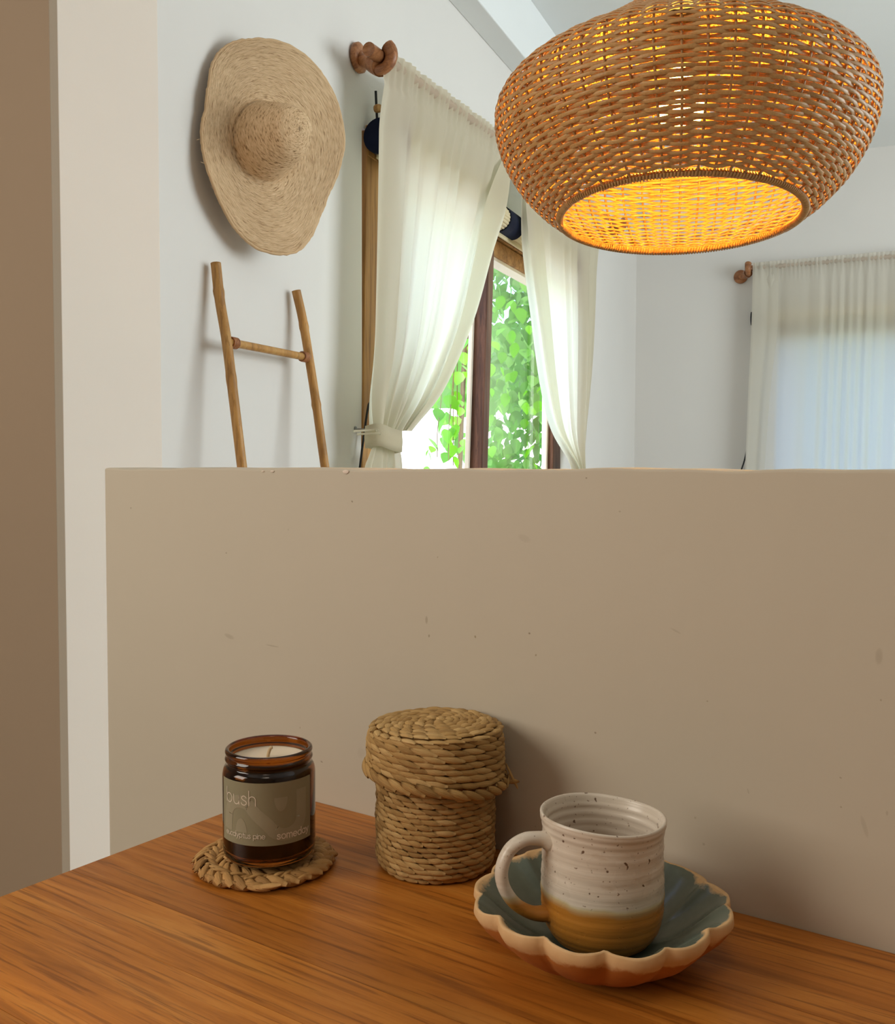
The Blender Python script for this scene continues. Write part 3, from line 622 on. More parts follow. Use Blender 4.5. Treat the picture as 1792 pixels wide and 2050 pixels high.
# ------------------------------------------------------------------ bamboo ladder
def ladder():
    s1 = [(432, 527, 0.022), (440, 600, 0.035), (454, 684, 0.058), (467, 790, 0.082), (485, 938, 0.112)]
    s2 = [(593, 582, 0.022), (606, 640, 0.036), (620, 724, 0.058), (634, 815, 0.082), (651, 938, 0.112)]
    ra = np.array(R(*([0.0]*3))); root = empty('bamboo_ladder', R(0.1, 0.3, 0.0), 'short bamboo ladder leaning on the white wall below the hat', 'ladder')
    pts = []
    for k, S in enumerate((s1, s2)):
        P = [R(hw(x, y, v)[0], v, hw(x, y, v)[1]) for x, y, v in S]
        d = (P[-1]-P[2]); d = d/abs(d[2]); P.append(P[-1]+d*(P[-1][2]-0.012)*0.5); P.append(P[-1]+d*(P[-1][2]-0.012))
        path = smooth_path(P, 70); rad = np.full(70, 0.0118)*(1-0.06*np.linspace(0, 1, 70))
        z = path[:, 2]
        for zn in (1.43, 1.235, 1.0, 0.75, 0.5, 0.25) if k == 0 else (1.40, 1.20, 0.95, 0.7, 0.45, 0.2):
            rad = rad+0.0016*np.exp(-((z-zn)/0.007)**2)
        obj('stile', tube(path, rad, 12), 'bamboo', root); pts.append(path)
    def at(path, z): return path[np.argmin(abs(path[:, 2]-z))]
    for zr in (1.318, 1.0, 0.66, 0.32):
        a, b = at(pts[0], zr), at(pts[1], zr); dd = (b-a)/np.linalg.norm(b-a); path = np.linspace(a-dd*0.004, b+dd*0.004, 14)
        g = tube(path, 0.0094*(1+0.10*np.sin(np.linspace(0, PI, 14)*1.0)*0-0.0), 12); o = obj('rung', g, 'bamboo', root)
        for p, q in ((a, dd), (b, -dd)):
            for j in range(4):
                c = p+q*(0.016+0.006*j); t = np.cross(q, [0, 0, 1.0]); t /= np.linalg.norm(t); bb = np.cross(q, t)
                obj('cane_binding', tube([c+(t*math.cos(x)+bb*math.sin(x))*0.0108 for x in np.linspace(0, 2*PI, 14, endpoint=False)], 0.0030, 6, closed=True), 'turned', o)
ladder()

# ------------------------------------------------------------------ rattan pendant lamp
def lamp():
    D = 1.10; Cc = CAM+ray(1363, 224)*D
    tilt = math.radians(4.5); cdir = CAM-Cc; cdir[2] = 0; cdir /= np.linalg.norm(cdir)
    up = np.array([0, 0, 1.0]); ax = up*math.cos(tilt)-cdir*math.sin(tilt)*(-1)*(-1)
    ax = up*math.cos(tilt)-cdir*math.sin(tilt)          # axis leans away from the camera at the top -> opening turns to it
    side = np.cross(ax, cdir); side /= np.linalg.norm(side); fr = np.cross(side, ax)
    K = D/FPX
    prof = smooth_path([(0.1325, -0.118), (0.154, -0.103), (0.180, -0.075), (0.1985, -0.041), (0.2045, -0.010), (0.199, 0.010), (0.181, 0.027), (0.148, 0.047), (0.108, 0.074), (0.076, 0.097), (0.048, 0.116), (0.022, 0.131)], 400)
    seg = np.concatenate([[0], np.cumsum(np.hypot(np.diff(prof[:, 0]), np.diff(prof[:, 1])))]); LT = seg[-1]
    def at(s):
        r = np.interp(s, seg, prof[:, 0]); h = np.interp(s, seg, prof[:, 1]); e = 0.002
        dr = np.interp(s+e, seg, prof[:, 0])-np.interp(s-e, seg, prof[:, 0]); dh = np.interp(s+e, seg, prof[:, 1])-np.interp(s-e, seg, prof[:, 1]); m = math.hypot(dr, dh)
        return r, h, dr/m, dh/m
    def W(r, h, a): return Cc + ax*h + side*(r*math.sin(a)) + fr*(r*math.cos(a))
    root = empty('pendant_lamp', Cc+ax*(-0.118), 'large woven rattan pendant lamp, lit orange inside, hanging over the half wall', 'lamp')
    N = 52; PITCHR = 0.0039; rows = int((LT-0.012)/PITCHR)
    # uprights
    for j in range(N):
        a = (j)/N*2*PI; pts = []
        for s in np.linspace(0.0, LT-0.001, 26):
            r, h, dr, dh = at(s); pts.append(W(r, h, a+0.006*math.sin(9*s/LT+j)))
        obj('upright_cane', tube(pts, 0.0015, 5, tone=0.3, ref=ax), 'rattan', root)
    SEG = N*4
    for k in range(rows):
        s0 = 0.008+k*PITCHR; r, h, dr, dh = at(s0); nr, nh = dh, -dr
        if nr*1+nh*0 < -0.5: nr, nh = -nr, -nh
        skip = 1 if r > 0.09 else 2
        amp = 0.0019; rr = np.random.default_rng(k); tone0 = rr.uniform(0.42, 0.62); P = np.zeros((SEG, 6, 3)); T = np.zeros((SEG, 6)); U = np.zeros((SEG, 6, 2))
        lowf = [rr.uniform(0, 2*PI) for _ in range(4)]; dark = rr.uniform(0, 2*PI); dw = rr.uniform(0.0, 0.5) if rr.random() < 0.45 else 0; loose = rr.uniform(-0.08, 0.05)
        for i in range(SEG):
            a = i/SEG*2*PI; c = math.cos(N/2*a/skip*1.0+k*PI) if skip == 1 else math.cos(N/4*2*a/2+k*PI)
            wob = 0.0004*math.sin(3*a+lowf[0])+0.00035*math.sin(7*a+lowf[1])+0.0003*math.sin(19*a+lowf[2])
            rj, hj, d1, d2 = r, h, dr, dh
            wdt = 0.00238*(1-0.24*abs(c)**2.0+0.05*c)*(1+0.05*math.sin(11*a+lowf[3])+loose); thk = 0.0006
            off = amp*c+0.0002
            cr, ch = rj+nr*off+d1*wob, hj+nh*off+d2*wob
            for q, (ww, tt) in enumerate(((-1, 0), (-0.6, 1), (0.6, 1), (1, 0), (0.6, -1), (-0.6, -1))):
                P[i, q] = W(cr+d1*ww*wdt+nr*tt*thk, ch+d2*ww*wdt+nh*tt*thk, a)
                U[i, q] = (a*r*60, ww*0.5+k*3.1)
            T[i] = tone0-0.16*max(0, math.sin(a*2+dark))*(dw*2)+0.05*math.sin(23*a+lowf[1])
        g = grid(P, True, True, U, T); obj('woven_strand', g, 'rattan', root)
    # wrapped rim
    r, h, dr, dh = at(0.0)
    ring = np.array([W(r-0.0005, h, a) for a in np.linspace(0, 2*PI, 120, endpoint=False)])
    rim = obj('rim', tube(ring, 0.0030, 8, closed=True, tone=0.35), 'rattan', root)
    gs = []
    nw = 250
    for i in range(nw):
        a = i/nw*2*PI; c = W(r-0.0005, h, a); out = side*math.sin(a)+fr*math.cos(a); da = 0.0045*(0.2*math.sin(i*3.3))
        tg = side*math.cos(a)-fr*math.sin(a); pts = [c+(out*math.cos(t)+ax*math.sin(t))*0.0034+tg*(0.0022*(t/PI-1)) for t in np.linspace(0, 2*PI, 9)]
        gs.append(tube(pts, 0.0014, 4, flat=0.7, caps=False, tone=0.32+0.25*random.random()))
    o = obj('rim_wrapping', join(gs), 'rattan', rim); o['kind'] = 'stuff'
    # fitting
    bc = Cc+ax*0.012
    pr = [(0.004, 0.040), (0.012, 0.034), (0.013, 0.022), (0.022, 0.008), (0.026, -0.006), (0.023, -0.020), (0.012, -0.029), (0.001, -0.031)]
    a = np.linspace(0, 2*PI, 20, endpoint=False)
    obj('bulb', grid(np.array([[bc+ax*hh+side*(q*math.sin(x))+fr*(q*math.cos(x)) for (q, hh) in pr] for x in a]), True), 'bulb', root)
    sk = [(0.002, 0.105), (0.016, 0.100), (0.018, 0.080), (0.018, 0.040), (0.014, 0.036), (0.002, 0.036)]
    obj('socket', grid(np.array([[bc+ax*hh+side*(q*math.sin(x))+fr*(q*math.cos(x)) for (q, hh) in sk] for x in a]), True), 'socket', root)
    obj('cord', tube([bc+ax*0.10, Cc+ax*0.155, Cc+ax*0.16+up*0.2, np.array([Cc[0]+ax[0]*0.16, Cc[1]+ax[1]*0.16, 2.92])], 0.004, 8), 'black_cord', root)
    obj('ceiling_rose', disc((Cc[0]+ax[0]*0.16, Cc[1]+ax[1]*0.16, 2.905), (0, 0, 1), 0.05, 0.025), 'bead', root)
lamp()

# ------------------------------------------------------------------ table
TZ = 0.75
tab = empty('table', (0.65, -0.38, 0.0), 'reddish brown plank table pushed against the half wall', 'table')
ys = [-0.0005, -0.098, -0.2125, -0.2615, -0.345, -0.44, -0.54, -0.64, -0.75]
for i in range(len(ys)-1):
    y1, y0 = ys[i], ys[i+1]; g0 = 0.00016
    V, F = wbox(0.0, 1.35, y0+g0, y1-g0, TZ-0.03, TZ)
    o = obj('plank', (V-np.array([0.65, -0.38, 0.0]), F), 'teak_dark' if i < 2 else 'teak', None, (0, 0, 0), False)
    cc = np.array([0.675, (y0+y1)/2, TZ-0.015]); o.data.transform(Matrix.Translation(Vector(np.array([0.65, -0.38, 0])-cc)))
    o.parent = tab; o.location = tuple(cc-np.array([0.65, -0.38, 0]))
for (x, y) in ((0.05, -0.05), (1.30, -0.05), (0.05, -0.70), (1.30, -0.70)):
    bevel(obj('leg', wbox(x-0.03, x+0.03, y-0.03, y+0.03, 0, TZ-0.03), 'teak', tab, smooth=False), 0.003)
for b in ((0.08, 1.27, -0.06, -0.04), (0.08, 1.27, -0.71, -0.69), (0.04, 0.06, -0.67, -0.08), (1.29, 1.31, -0.67, -0.08)):
    bevel(obj('apron', wbox(*b, TZ-0.10, TZ-0.0305), 'teak', tab, smooth=False), 0.002)

# ------------------------------------------------------------------ stitches of plaited leaf
def stitch(c, along, outw, upv, L, wd, th, tone, bend=0.0, taper=0.35, nseg=7, r=None, lean=0.0):
    """a plump flat leaf piece: c centre, along its length, outw its outer face, upv across its width"""
    P = np.zeros((nseg, 6, 3)); U = np.zeros((nseg, 6, 2)); u0 = random.random()*10
    for i in range(nseg):
        t = i/(nseg-1)*2-1; w_ = wd*(1-(1-taper)*abs(t)**2.2); h_ = th*(1-0.6*abs(t)**2)
        p = c + along*(t*L/2) + outw*(-bend*t*t + lean*t) 
        for q, (a, b) in enumerate(((-1, -0.1), (-0.62, 0.75), (0.0, 1.0), (0.62, 0.75), (1, -0.1), (0, -0.8))):
            P[i, q] = p + upv*(a*w_/2) + outw*(b*h_/2); U[i, q] = (u0+t*0.5, a*0.5+u0*3)
    V, F, uv, tn = grid(P, False, True, U, np.full((nseg, 6), tone)); F = F+[tuple(range(6))[::-1], tuple((nseg-1)*6+i for i in range(6))]
    return V, F, uv, tn
def nz(v): return v/np.linalg.norm(v)

def basket():
    cx, cy = 0.2085, -0.0500; RB = 0.0425; zb = TZ+0.0008
    root = empty('lidded_basket', (cx, cy, TZ), 'tall lidded seagrass basket standing between the candle and the mug', 'basket')
    r = random.Random(3); N = 26
    def row(name, R0, z, n, hgt, ph, slope, mat='seagrass', tilt=(0, 0), parent=root, L=1.55, flat=False, wdk=1.25, th=0.0030, dirn=1, tone0=None):
        gs = []
        for i in range(n):
            a = (i+ph)/n*2*PI; out = np.array([math.cos(a), math.sin(a), 0]); tg = np.array([-math.sin(a), math.cos(a), 0]); up = np.array([0, 0, 1.0])
            pitch = 2*PI*R0/n; j = r.uniform(-1, 1); jz = r.uniform(-1, 1)
            if flat: c = np.array([cx, cy, z+jz*0.0004])+out*(R0+j*0.0004); al = nz(tg+out*slope*(1+0.3*j)); face = nz(up-al*np.dot(up, al)); wv = np.cross(face, al)
            else: c = np.array([cx, cy, z+jz*0.0004+tilt[0]*out[0]+tilt[1]*out[1]])+out*(R0+j*0.0004); al = nz(tg*dirn+up*slope*(1+0.35*j)); face = out; wv = nz(np.cross(face, al))
            tn = (tone0 if tone0 is not None else 0.60)+r.uniform(-0.34, 0.30)
            gs.append(stitch(c, al, face, wv, pitch*L*(1+0.15*r.uniform(-1, 1)), hgt*wdk*(1+0.12*jz), th, tn, bend=pitch*pitch*L*L/8/max(R0, 0.006)*0.9, lean=0.00045))
        return obj(name, join(gs), mat, parent)
    # inner walls that close the gaps between stitches
    core = lathe([(0.001, 0.001), (RB-0.006, 0.001), (RB-0.0022, 0.006), (RB-0.0020, 0.064), (0.001, 0.064)], 40, (cx, cy, zb)); body = obj('body', (*core[:2], np.zeros((len(core[0]), 2)), np.full(len(core[0]), 0.12)), 'seagrass', root)
    nrow = 17; H = 0.0660
    for k in range(nrow):
        z = zb+0.0022+k*H/nrow; Rk = RB+0.0003*math.sin(k*0.9)-(0.0035 if k == 0 else 0.0009 if k == 1 else 0)
        row('woven_row', Rk, z, N, H/nrow, 0.5*(k % 2)+0.02*k, -0.10+0.06*math.sin(k*1.7), parent=body, L=1.40, wdk=1.24, th=0.0036)
    # lid, a little askew
    lid = obj('lid', (*lathe([(RB+0.0015, -0.036), (RB+0.0035, -0.034), (RB+0.0035, -0.002), (RB-0.002, 0.0025), (0.001, 0.004)], 40, (cx, cy, zb+0.102))[:2],), 'seagrass', root)
    tl = (-0.0+0.030*math.cos(YAW)*-1, -0.030*math.sin(YAW))
    lid.data.attributes.new('tone', 'FLOAT', 'POINT').data.foreach_set('value', [0.12]*len(lid.data.vertices)); lid.data.uv_layers.new(name='uv')
    RL = RB+0.0070; zt = zb+0.1035
    for k in range(7):
        z = zt-0.0036-k*0.0043; Rk = RL-(0.0020 if k == 0 else 0.0005 if k == 1 else 0)
        row('woven_row', Rk, z, 25, 0.0044, 0.5*(k % 2)+0.03*k, 0.16*(-1), tilt=(tl[0]*0.03*k, tl[1]*0.03*k), parent=lid, dirn=1, L=1.5, wdk=1.22, th=0.0036)
    for k, rr in enumerate((0.0455, 0.0405, 0.0355, 0.0305, 0.0255, 0.0205, 0.0155, 0.0105, 0.0055)):
        row('coil_row', rr, zt-(0.0016 if k == 0 else 0.0)+0.0004+0.0022*math.sin(k/8*PI/2), max(6, int(24*rr/0.0455)+3), 0.0056, 0.3*k, 0.28, parent=lid, flat=True, th=0.0032)
    # rope round the lid's lower edge
    RR = RB+0.0092; zr = zb+0.0685; n = 30; gs = []
    for i in range(n):
        a = i/n*2*PI; out = np.array([math.cos(a), math.sin(a), 0]); tg = np.array([-math.sin(a), math.cos(a), 0]); up = np.array([0, 0, 1.0])
        lat = np.dot(out, RGT); dz = -0.0048*lat+0.0008*math.sin(5*a)-0.0010*math.cos(2*a)
        al = nz(tg+up*-0.42); wv = nz(np.cross(out, al)); gs.append(stitch(np.array([cx, cy, zr+dz])+out*(RR+0.0003*math.sin(i*2.1)), al, out, wv, 0.0195, 0.0062, 0.0052, 0.42+0.2*math.sin(i*1.7), bend=0.0008, taper=0.5))
    rope = obj('rope_edge', join(gs), 'seagrass', lid)
    # knotted tail at the right
    a = math.atan2(RGT[1], RGT[0])-0.16; out = np.array([math.cos(a), math.sin(a), 0]); tg = np.array([-math.sin(a), math.cos(a), 0]); p = np.array([cx, cy, zr-0.0048])+out*(RR+0.001)
    up = np.array([0, 0, 1.0]); gs = []
    for (d, L, wd, tn, o_) in ((nz(out*0.9-tg*0.2+up*0.10), 0.013, 0.0040, 0.5, (0.003, 0)), (nz(up*0.9-out*0.42), 0.020, 0.0030, 0.72, (0.0035, 0.004)), (nz(up*-0.8+out*0.35), 0.009, 0.0030, 0.66, (0.006, -0.001)), (nz(tg*0.8+up*0.35), 0.016, 0.0046, 0.45, (0.001, 0.001))):
        f = nz(np.cross(d, up) if abs(d[2]) < 0.8 else np.cross(d, tg)); gs.append(stitch(p+out*o_[0]+up*o_[1], d, f, nz(np.cross(f, d)), L, wd, 0.0022, tn, taper=0.25))
    obj('knot_tail', join(gs), 'seagrass', lid)
basket()

def coaster():
    cx, cy = 0.1058, -0.1225; root = empty('woven_coaster', (cx, cy, TZ), 'round braided straw coaster under the amber candle jar', 'coaster')
    r = random.Random(11)
    for k, (RR, n, wd) in enumerate(((0.0428, 34, 0.0150), (0.0285, 23, 0.0150), (0.0145, 12, 0.0145))):
        gs = []
        P = lathe([(RR-wd/2+0.001, 0.0012), (RR+wd/2-0.002, 0.0012), (RR+wd/2-0.0015, 0.0045), (RR, 0.0075), (RR-wd/2+0.001, 0.005)], 48, (cx, cy, TZ), True)
        gs.append((P[0], P[1], np.zeros((len(P[0]), 2)), np.full(len(P[0]), 0.15)))
        for i in range(n):
            for sd in (-1, 1):
                a = (i+0.5*(sd > 0)+0.1*r.uniform(-1, 1))/n*2*PI; out = np.array([math.cos(a), math.sin(a), 0]); tg = np.array([-math.sin(a), math.cos(a), 0]); up = np.array([0, 0, 1.0])
                wob = 0.0006*math.sin(i*2.3+sd)
                c = np.array([cx, cy, TZ+0.0062+r.uniform(-0.0006, 0.0006)])+out*(RR+sd*(wd*0.24)+wob)
                al = nz(tg*0.78+out*sd*0.55+up*(-0.16)); face = nz(up*0.80+out*sd*0.60); face = nz(face-al*np.dot(face, al)); wv = np.cross(face, al)
                gs.append(stitch(c, al, face, wv, 0.0185*(1+0.1*r.uniform(-1, 1)), 0.0078, 0.0042, 0.5+r.uniform(-0.24, 0.24), bend=0.0014, taper=0.45, lean=0.0005))
                if sd > 0 and k == 0:      # outer flank
                    c2 = np.array([cx, cy, TZ+0.0036])+out*(RR+wd*0.44); al2 = nz(tg*0.9+up*-0.25*(1 if i % 2 else -1)); gs.append(stitch(c2, al2, out, nz(np.cross(out, al2)), 0.0150, 0.0060, 0.0030, 0.42+r.uniform(-0.2, 0.2), bend=0.0007, taper=0.4))
        obj('braid_round', join(gs), 'braid', root)
    P = onz(515, 1778, TZ+0.004); al = nz(np.array([RGT[0], RGT[1], 0])*0.95+np.array([FWD[0], FWD[1], 0])*-0.25)
    gs = []
    for q in range(3):
        face = nz(np.array([0, 0, 1.0])+np.array([-FWD[0], -FWD[1], 0])*0.6); gs.append(stitch(P+al*(0.004*q)+np.array([0, 0, 0.0012*q]), nz(al+np.array([0, 0, 0.1*q])), face, nz(np.cross(face, al)), 0.020, 0.0052, 0.0022, 0.5+0.1*q, taper=0.3))
    obj('braid_end', join(gs), 'braid', root)
coaster()

# ------------------------------------------------------------------ candle
def candle():
    c = np.array([0.1148, -0.1270, TZ+0.0112]); root = empty('candle_jar', c, 'amber glass candle jar with a sage label, on the braided coaster', 'candle')
    r = 0.0333; ZK = 1.075
    outer = [(0.0005, 0.0016), (0.012, 0.0012), (0.026, 0.0), (0.0300, 0.0008), (0.0325, 0.0034), (r, 0.007), (r, 0.0570), (r-0.0006, 0.0598), (0.0318, 0.0616), (0.0302, 0.0624), (0.0298, 0.0634), (0.0298, 0.0650), (0.0312, 0.0658), (0.0315, 0.0668), (0.0312, 0.0678), (0.0304, 0.0684), (0.0302, 0.0694), (0.0310, 0.0702), (0.0314, 0.0716), (0.0310, 0.0730), (0.0298, 0.0738), (0.0284, 0.0734), (0.0278, 0.0722)]
    inner = [(0.0278, 0.064), (0.0284, 0.0615), (0.0304, 0.0590), (0.0309, 0.056), (0.0309, 0.008), (0.0290, 0.0048), (0.0005, 0.0042)]
    pr = outer+inner; a = lathe(pr, 96, c); V, F = a[0], a[1]; m = len(pr)
    F = F+[tuple(i*m for i in range(96)), tuple(i*m+m-1 for i in range(96))[::-1]]
    bm = bmesh.new(); vs = [bm.verts.new(v) for v in V]
    for f in F: bm.faces.new([vs[i] for i in f])
    bmesh.ops.recalc_face_normals(bm, faces=bm.faces); V2 = np.array([v.co[:] for v in bm.verts]); bm.verts.index_update(); F2 = [tuple(v.index for v in f.verts) for f in bm.faces]; bm.free()
    V2[:, 2] = c[2]+(V2[:, 2]-c[2])*ZK
    obj('glass', (V2, F2), 'amber', root)
    wz = 0.0662*ZK
    obj('wax', lathe([(0.0005, 0.0052), (0.0285, 0.0056), (0.0303, 0.0085), (0.0303, 0.0560*ZK), (0.0298, 0.0592*ZK), (0.0279, 0.0618*ZK), (0.02725, 0.0640*ZK), (0.0272, wz+0.0004), (0.0262, wz), (0.012, wz-0.0002), (0.0005, wz)], 64, c), 'wax', root)
    rt = np.array([RGT[0], RGT[1], 0]); rt /= np.linalg.norm(rt)
    obj('wick', tube(smooth_path([c+[0, 0, wz-0.001]-rt*0.0010, c+[0, 0, wz+0.003]-rt*0.0002, c+[0, 0, wz+0.0062]+rt*0.0010, c+[0, 0, wz+0.0070]+rt*0.0024], 12), 0.0012, 8), 'wick', root)
    # label wrapped on the front
    d = CAM-c; th0 = math.atan2(d[1], d[0])
    A0, A1 = th0+math.radians(-71.5), th0+math.radians(59)      # left edge -> right edge, seen from the camera
    Z0, Z1 = c[2]+0.0180, c[2]+0.0622
    def wrap(x, y, rr):                                          # x 0..1 left to right, y 0..1 bottom to top
        a = A0+(A1-A0)*x; return (c[0]+rr*math.cos(a), c[1]+rr*math.sin(a), Z0+(Z1-Z0)*y)
    LW = r*(A1-A0); LH = Z1-Z0
    def patch(rr, x0=0, x1=1, y0=0, y1=1, nx=48):
        return grid(np.array([[wrap(x, y, rr) for y in np.linspace(y0, y1, 6)] for x in np.linspace(x0, x1, nx)]))
    lab = obj('label', patch(r+0.00018), 'label', root, label='sage green paper label')
    def ribbon(pts, wd, rr):                                     # pts in label metres; a flat printed stroke
        pts = np.array(pts, float); T = np.gradient(pts, axis=0); T /= np.linalg.norm(T, axis=1)[:, None]; Nn = np.stack([-T[:, 1], T[:, 0]], 1)
        return grid(np.array([[wrap((p[0]+n[0]*s)/LW, (p[1]+n[1]*s)/LH, rr) for s in np.linspace(-wd/2, wd/2, 9 if wd > 0.002 else 3)] for p, n in zip(pts, Nn)]))
    def cap(p, wd, rr): return disc2(p, wd/2, rr)
    def disc2(p, q, rr, n=14):
        V = [wrap(p[0]/LW, p[1]/LH, rr)]+[wrap((p[0]+q*math.cos(t))/LW, (p[1]+q*math.sin(t))/LH, rr) for t in np.linspace(0, 2*PI, n, endpoint=False)]
        return np.array(V), [(0, 1+i, 1+(i+1) % n) for i in range(n)]
    # emblem: an arch running into a bowl, with a dome in each
    def X(px): return (px-455)/905*LW                            # columns measured in an enlargement of the photo
    def arc(cx, cy, rx, ry, t0, t1, n=24): return [(cx+rx*math.cos(t), cy+ry*math.sin(t)) for t in np.linspace(math.radians(t0), math.radians(t1), n)]
    e = 0.0
    path = [(0.105*LW, 0.20*LH)]+arc(0.27*LW, 0.44*LH, 0.155*LW, 0.25*LH, 180, 55, 22)+[(0.43*LW, 0.50*LH), (0.52*LW, 0.36*LH)]+arc(0.70*LW, 0.42*LH, 0.165*LW, 0.26*LH, 225, 360, 22)+[(0.868*LW, 0.60*LH), (0.868*LW, 0.84*LH)]
    gs = [ribbon(smooth_path(path, 120), 0.0088, r+0.00030)]
    def dome(cx, cy, rx, ry, flip):
        P = arc(cx, cy, rx, ry*flip, 0, 180, 20); return grid(np.array([[wrap((cx+(p[0]-cx)*q)/LW, (cy+(p[1]-cy)*q)/LH, r+0.00030) for q in np.linspace(0.01, 1, 7)] for p in P]))[:2]
    gs += [dome(0.275*LW, 0.20*LH, 0.062*LW, 0.22*LH, 1), dome(0.655*LW, 0.76*LH, 0.062*LW, 0.22*LH, -1)]
    obj('emblem', join([(g_[0], g_[1]) for g_ in gs]), 'emblem', lab, label='large pale wave emblem printed on the label')
    # monoline lettering
    G = {}
    cir = lambda cx=.45, cy=.5, rx=.45, ry=.5, t0=0, t1=360: arc(cx, cy, rx, ry, t0, t1, 28)
    G['b'] = ([[(0, 0), (0, 1.6)], cir()], .95); G['u'] = ([[(0, 1), (0, .42)]+arc(.38, .40, .38, .40, 180, 360, 16)+[(.76, 1)], [(.76, 1), (.76, 0)]], .80)
    G['s'] = ([list(map(tuple, smooth_path([(.62, .80), (.48, .96), (.30, 1.0), (.10, .90), (.08, .70), (.30, .54), (.55, .43), (.65, .25), (.52, .05), (.32, 0), (.12, .05), (0, .22)], 40)))], .68)
    G['h'] = ([[(0, 0), (0, 1.6)], [(0, .55)]+arc(.37, .60, .37, .40, 180, 0, 16)+[(.74, 0)]], .78); G['n'] = ([[(0, 0), (0, 1)], [(0, .55)]+arc(.36, .60, .36, .40, 180, 0, 16)+[(.72, 0)]], .76)
    G['e'] = ([[(.02, .52), (.88, .52)], arc(.45, .5, .45, .5, 2, 318, 30)], .90); G['c'] = ([arc(.45, .5, .45, .5, 48, 312, 26)], .84)
    G['a'] = ([cir(), [(.90, 1), (.90, 0)]], .94); G['l'] = ([[(0, 0), (0, 1.6)]], .06); G['y'] = ([[(0, 1), (.40, .05)], [(.80, 1), (.34, -.18), (.20, -.42), (.02, -.46)]], .80)
    G['p'] = ([[(0, 1), (0, -.5)], cir()], .92); G['t'] = ([[(.22, 1.4), (.22, .22), (.30, .04), (.50, .0)], [(0, 1), (.48, 1)]], .50); G['i'] = ([[(0, 0), (0, 1)], [(0, 1.30), (0, 1.42)]], .06)
    G['o'] = ([cir()], .92); G['m'] = ([[(0, 0), (0, 1)], [(0, .6)]+arc(.30, .66, .30, .34, 180, 0, 12)+[(.60, 0)], [(.60, .6)]+arc(.90, .66, .30, .34, 180, 0, 12)+[(1.2, 0)]], 1.24); G['d'] = ([cir(), [(.90, 0), (.90, 1.6)]], .94)
    def word(text, x, y, size, stroke, gap, name):
        gs = []
        for ch in text:
            if ch == ' ': x += size*0.62; continue
            polys, adv = G[ch]
            for P in polys:
                Q = [(x+p[0]*size, y+p[1]*size) for p in P]
                if len(Q) == 2: Q = [tuple(np.array(Q[0])*(1-t)+np.array(Q[1])*t) for t in np.linspace(0, 1, 5)]
                gs.append(ribbon(Q, stroke, r+0.00042)[:2])
                for p in (Q[0], Q[-1]): gs.append(disc2(p, stroke/2, r+0.00042, 8))
            x += (adv+gap)*size
        obj(name, join(gs), 'ink', lab); return x
    word('bush', 0.0068, LH-0.0158, 0.0064, 0.00062, 0.26, 'lettering')
    word('eucalyptus pine', 0.0058, 0.0052, 0.00250, 0.00042, 0.20, 'lettering')
    word('someday', LW-0.0290, 0.0044, 0.00325, 0.00070, 0.26, 'lettering')
candle()

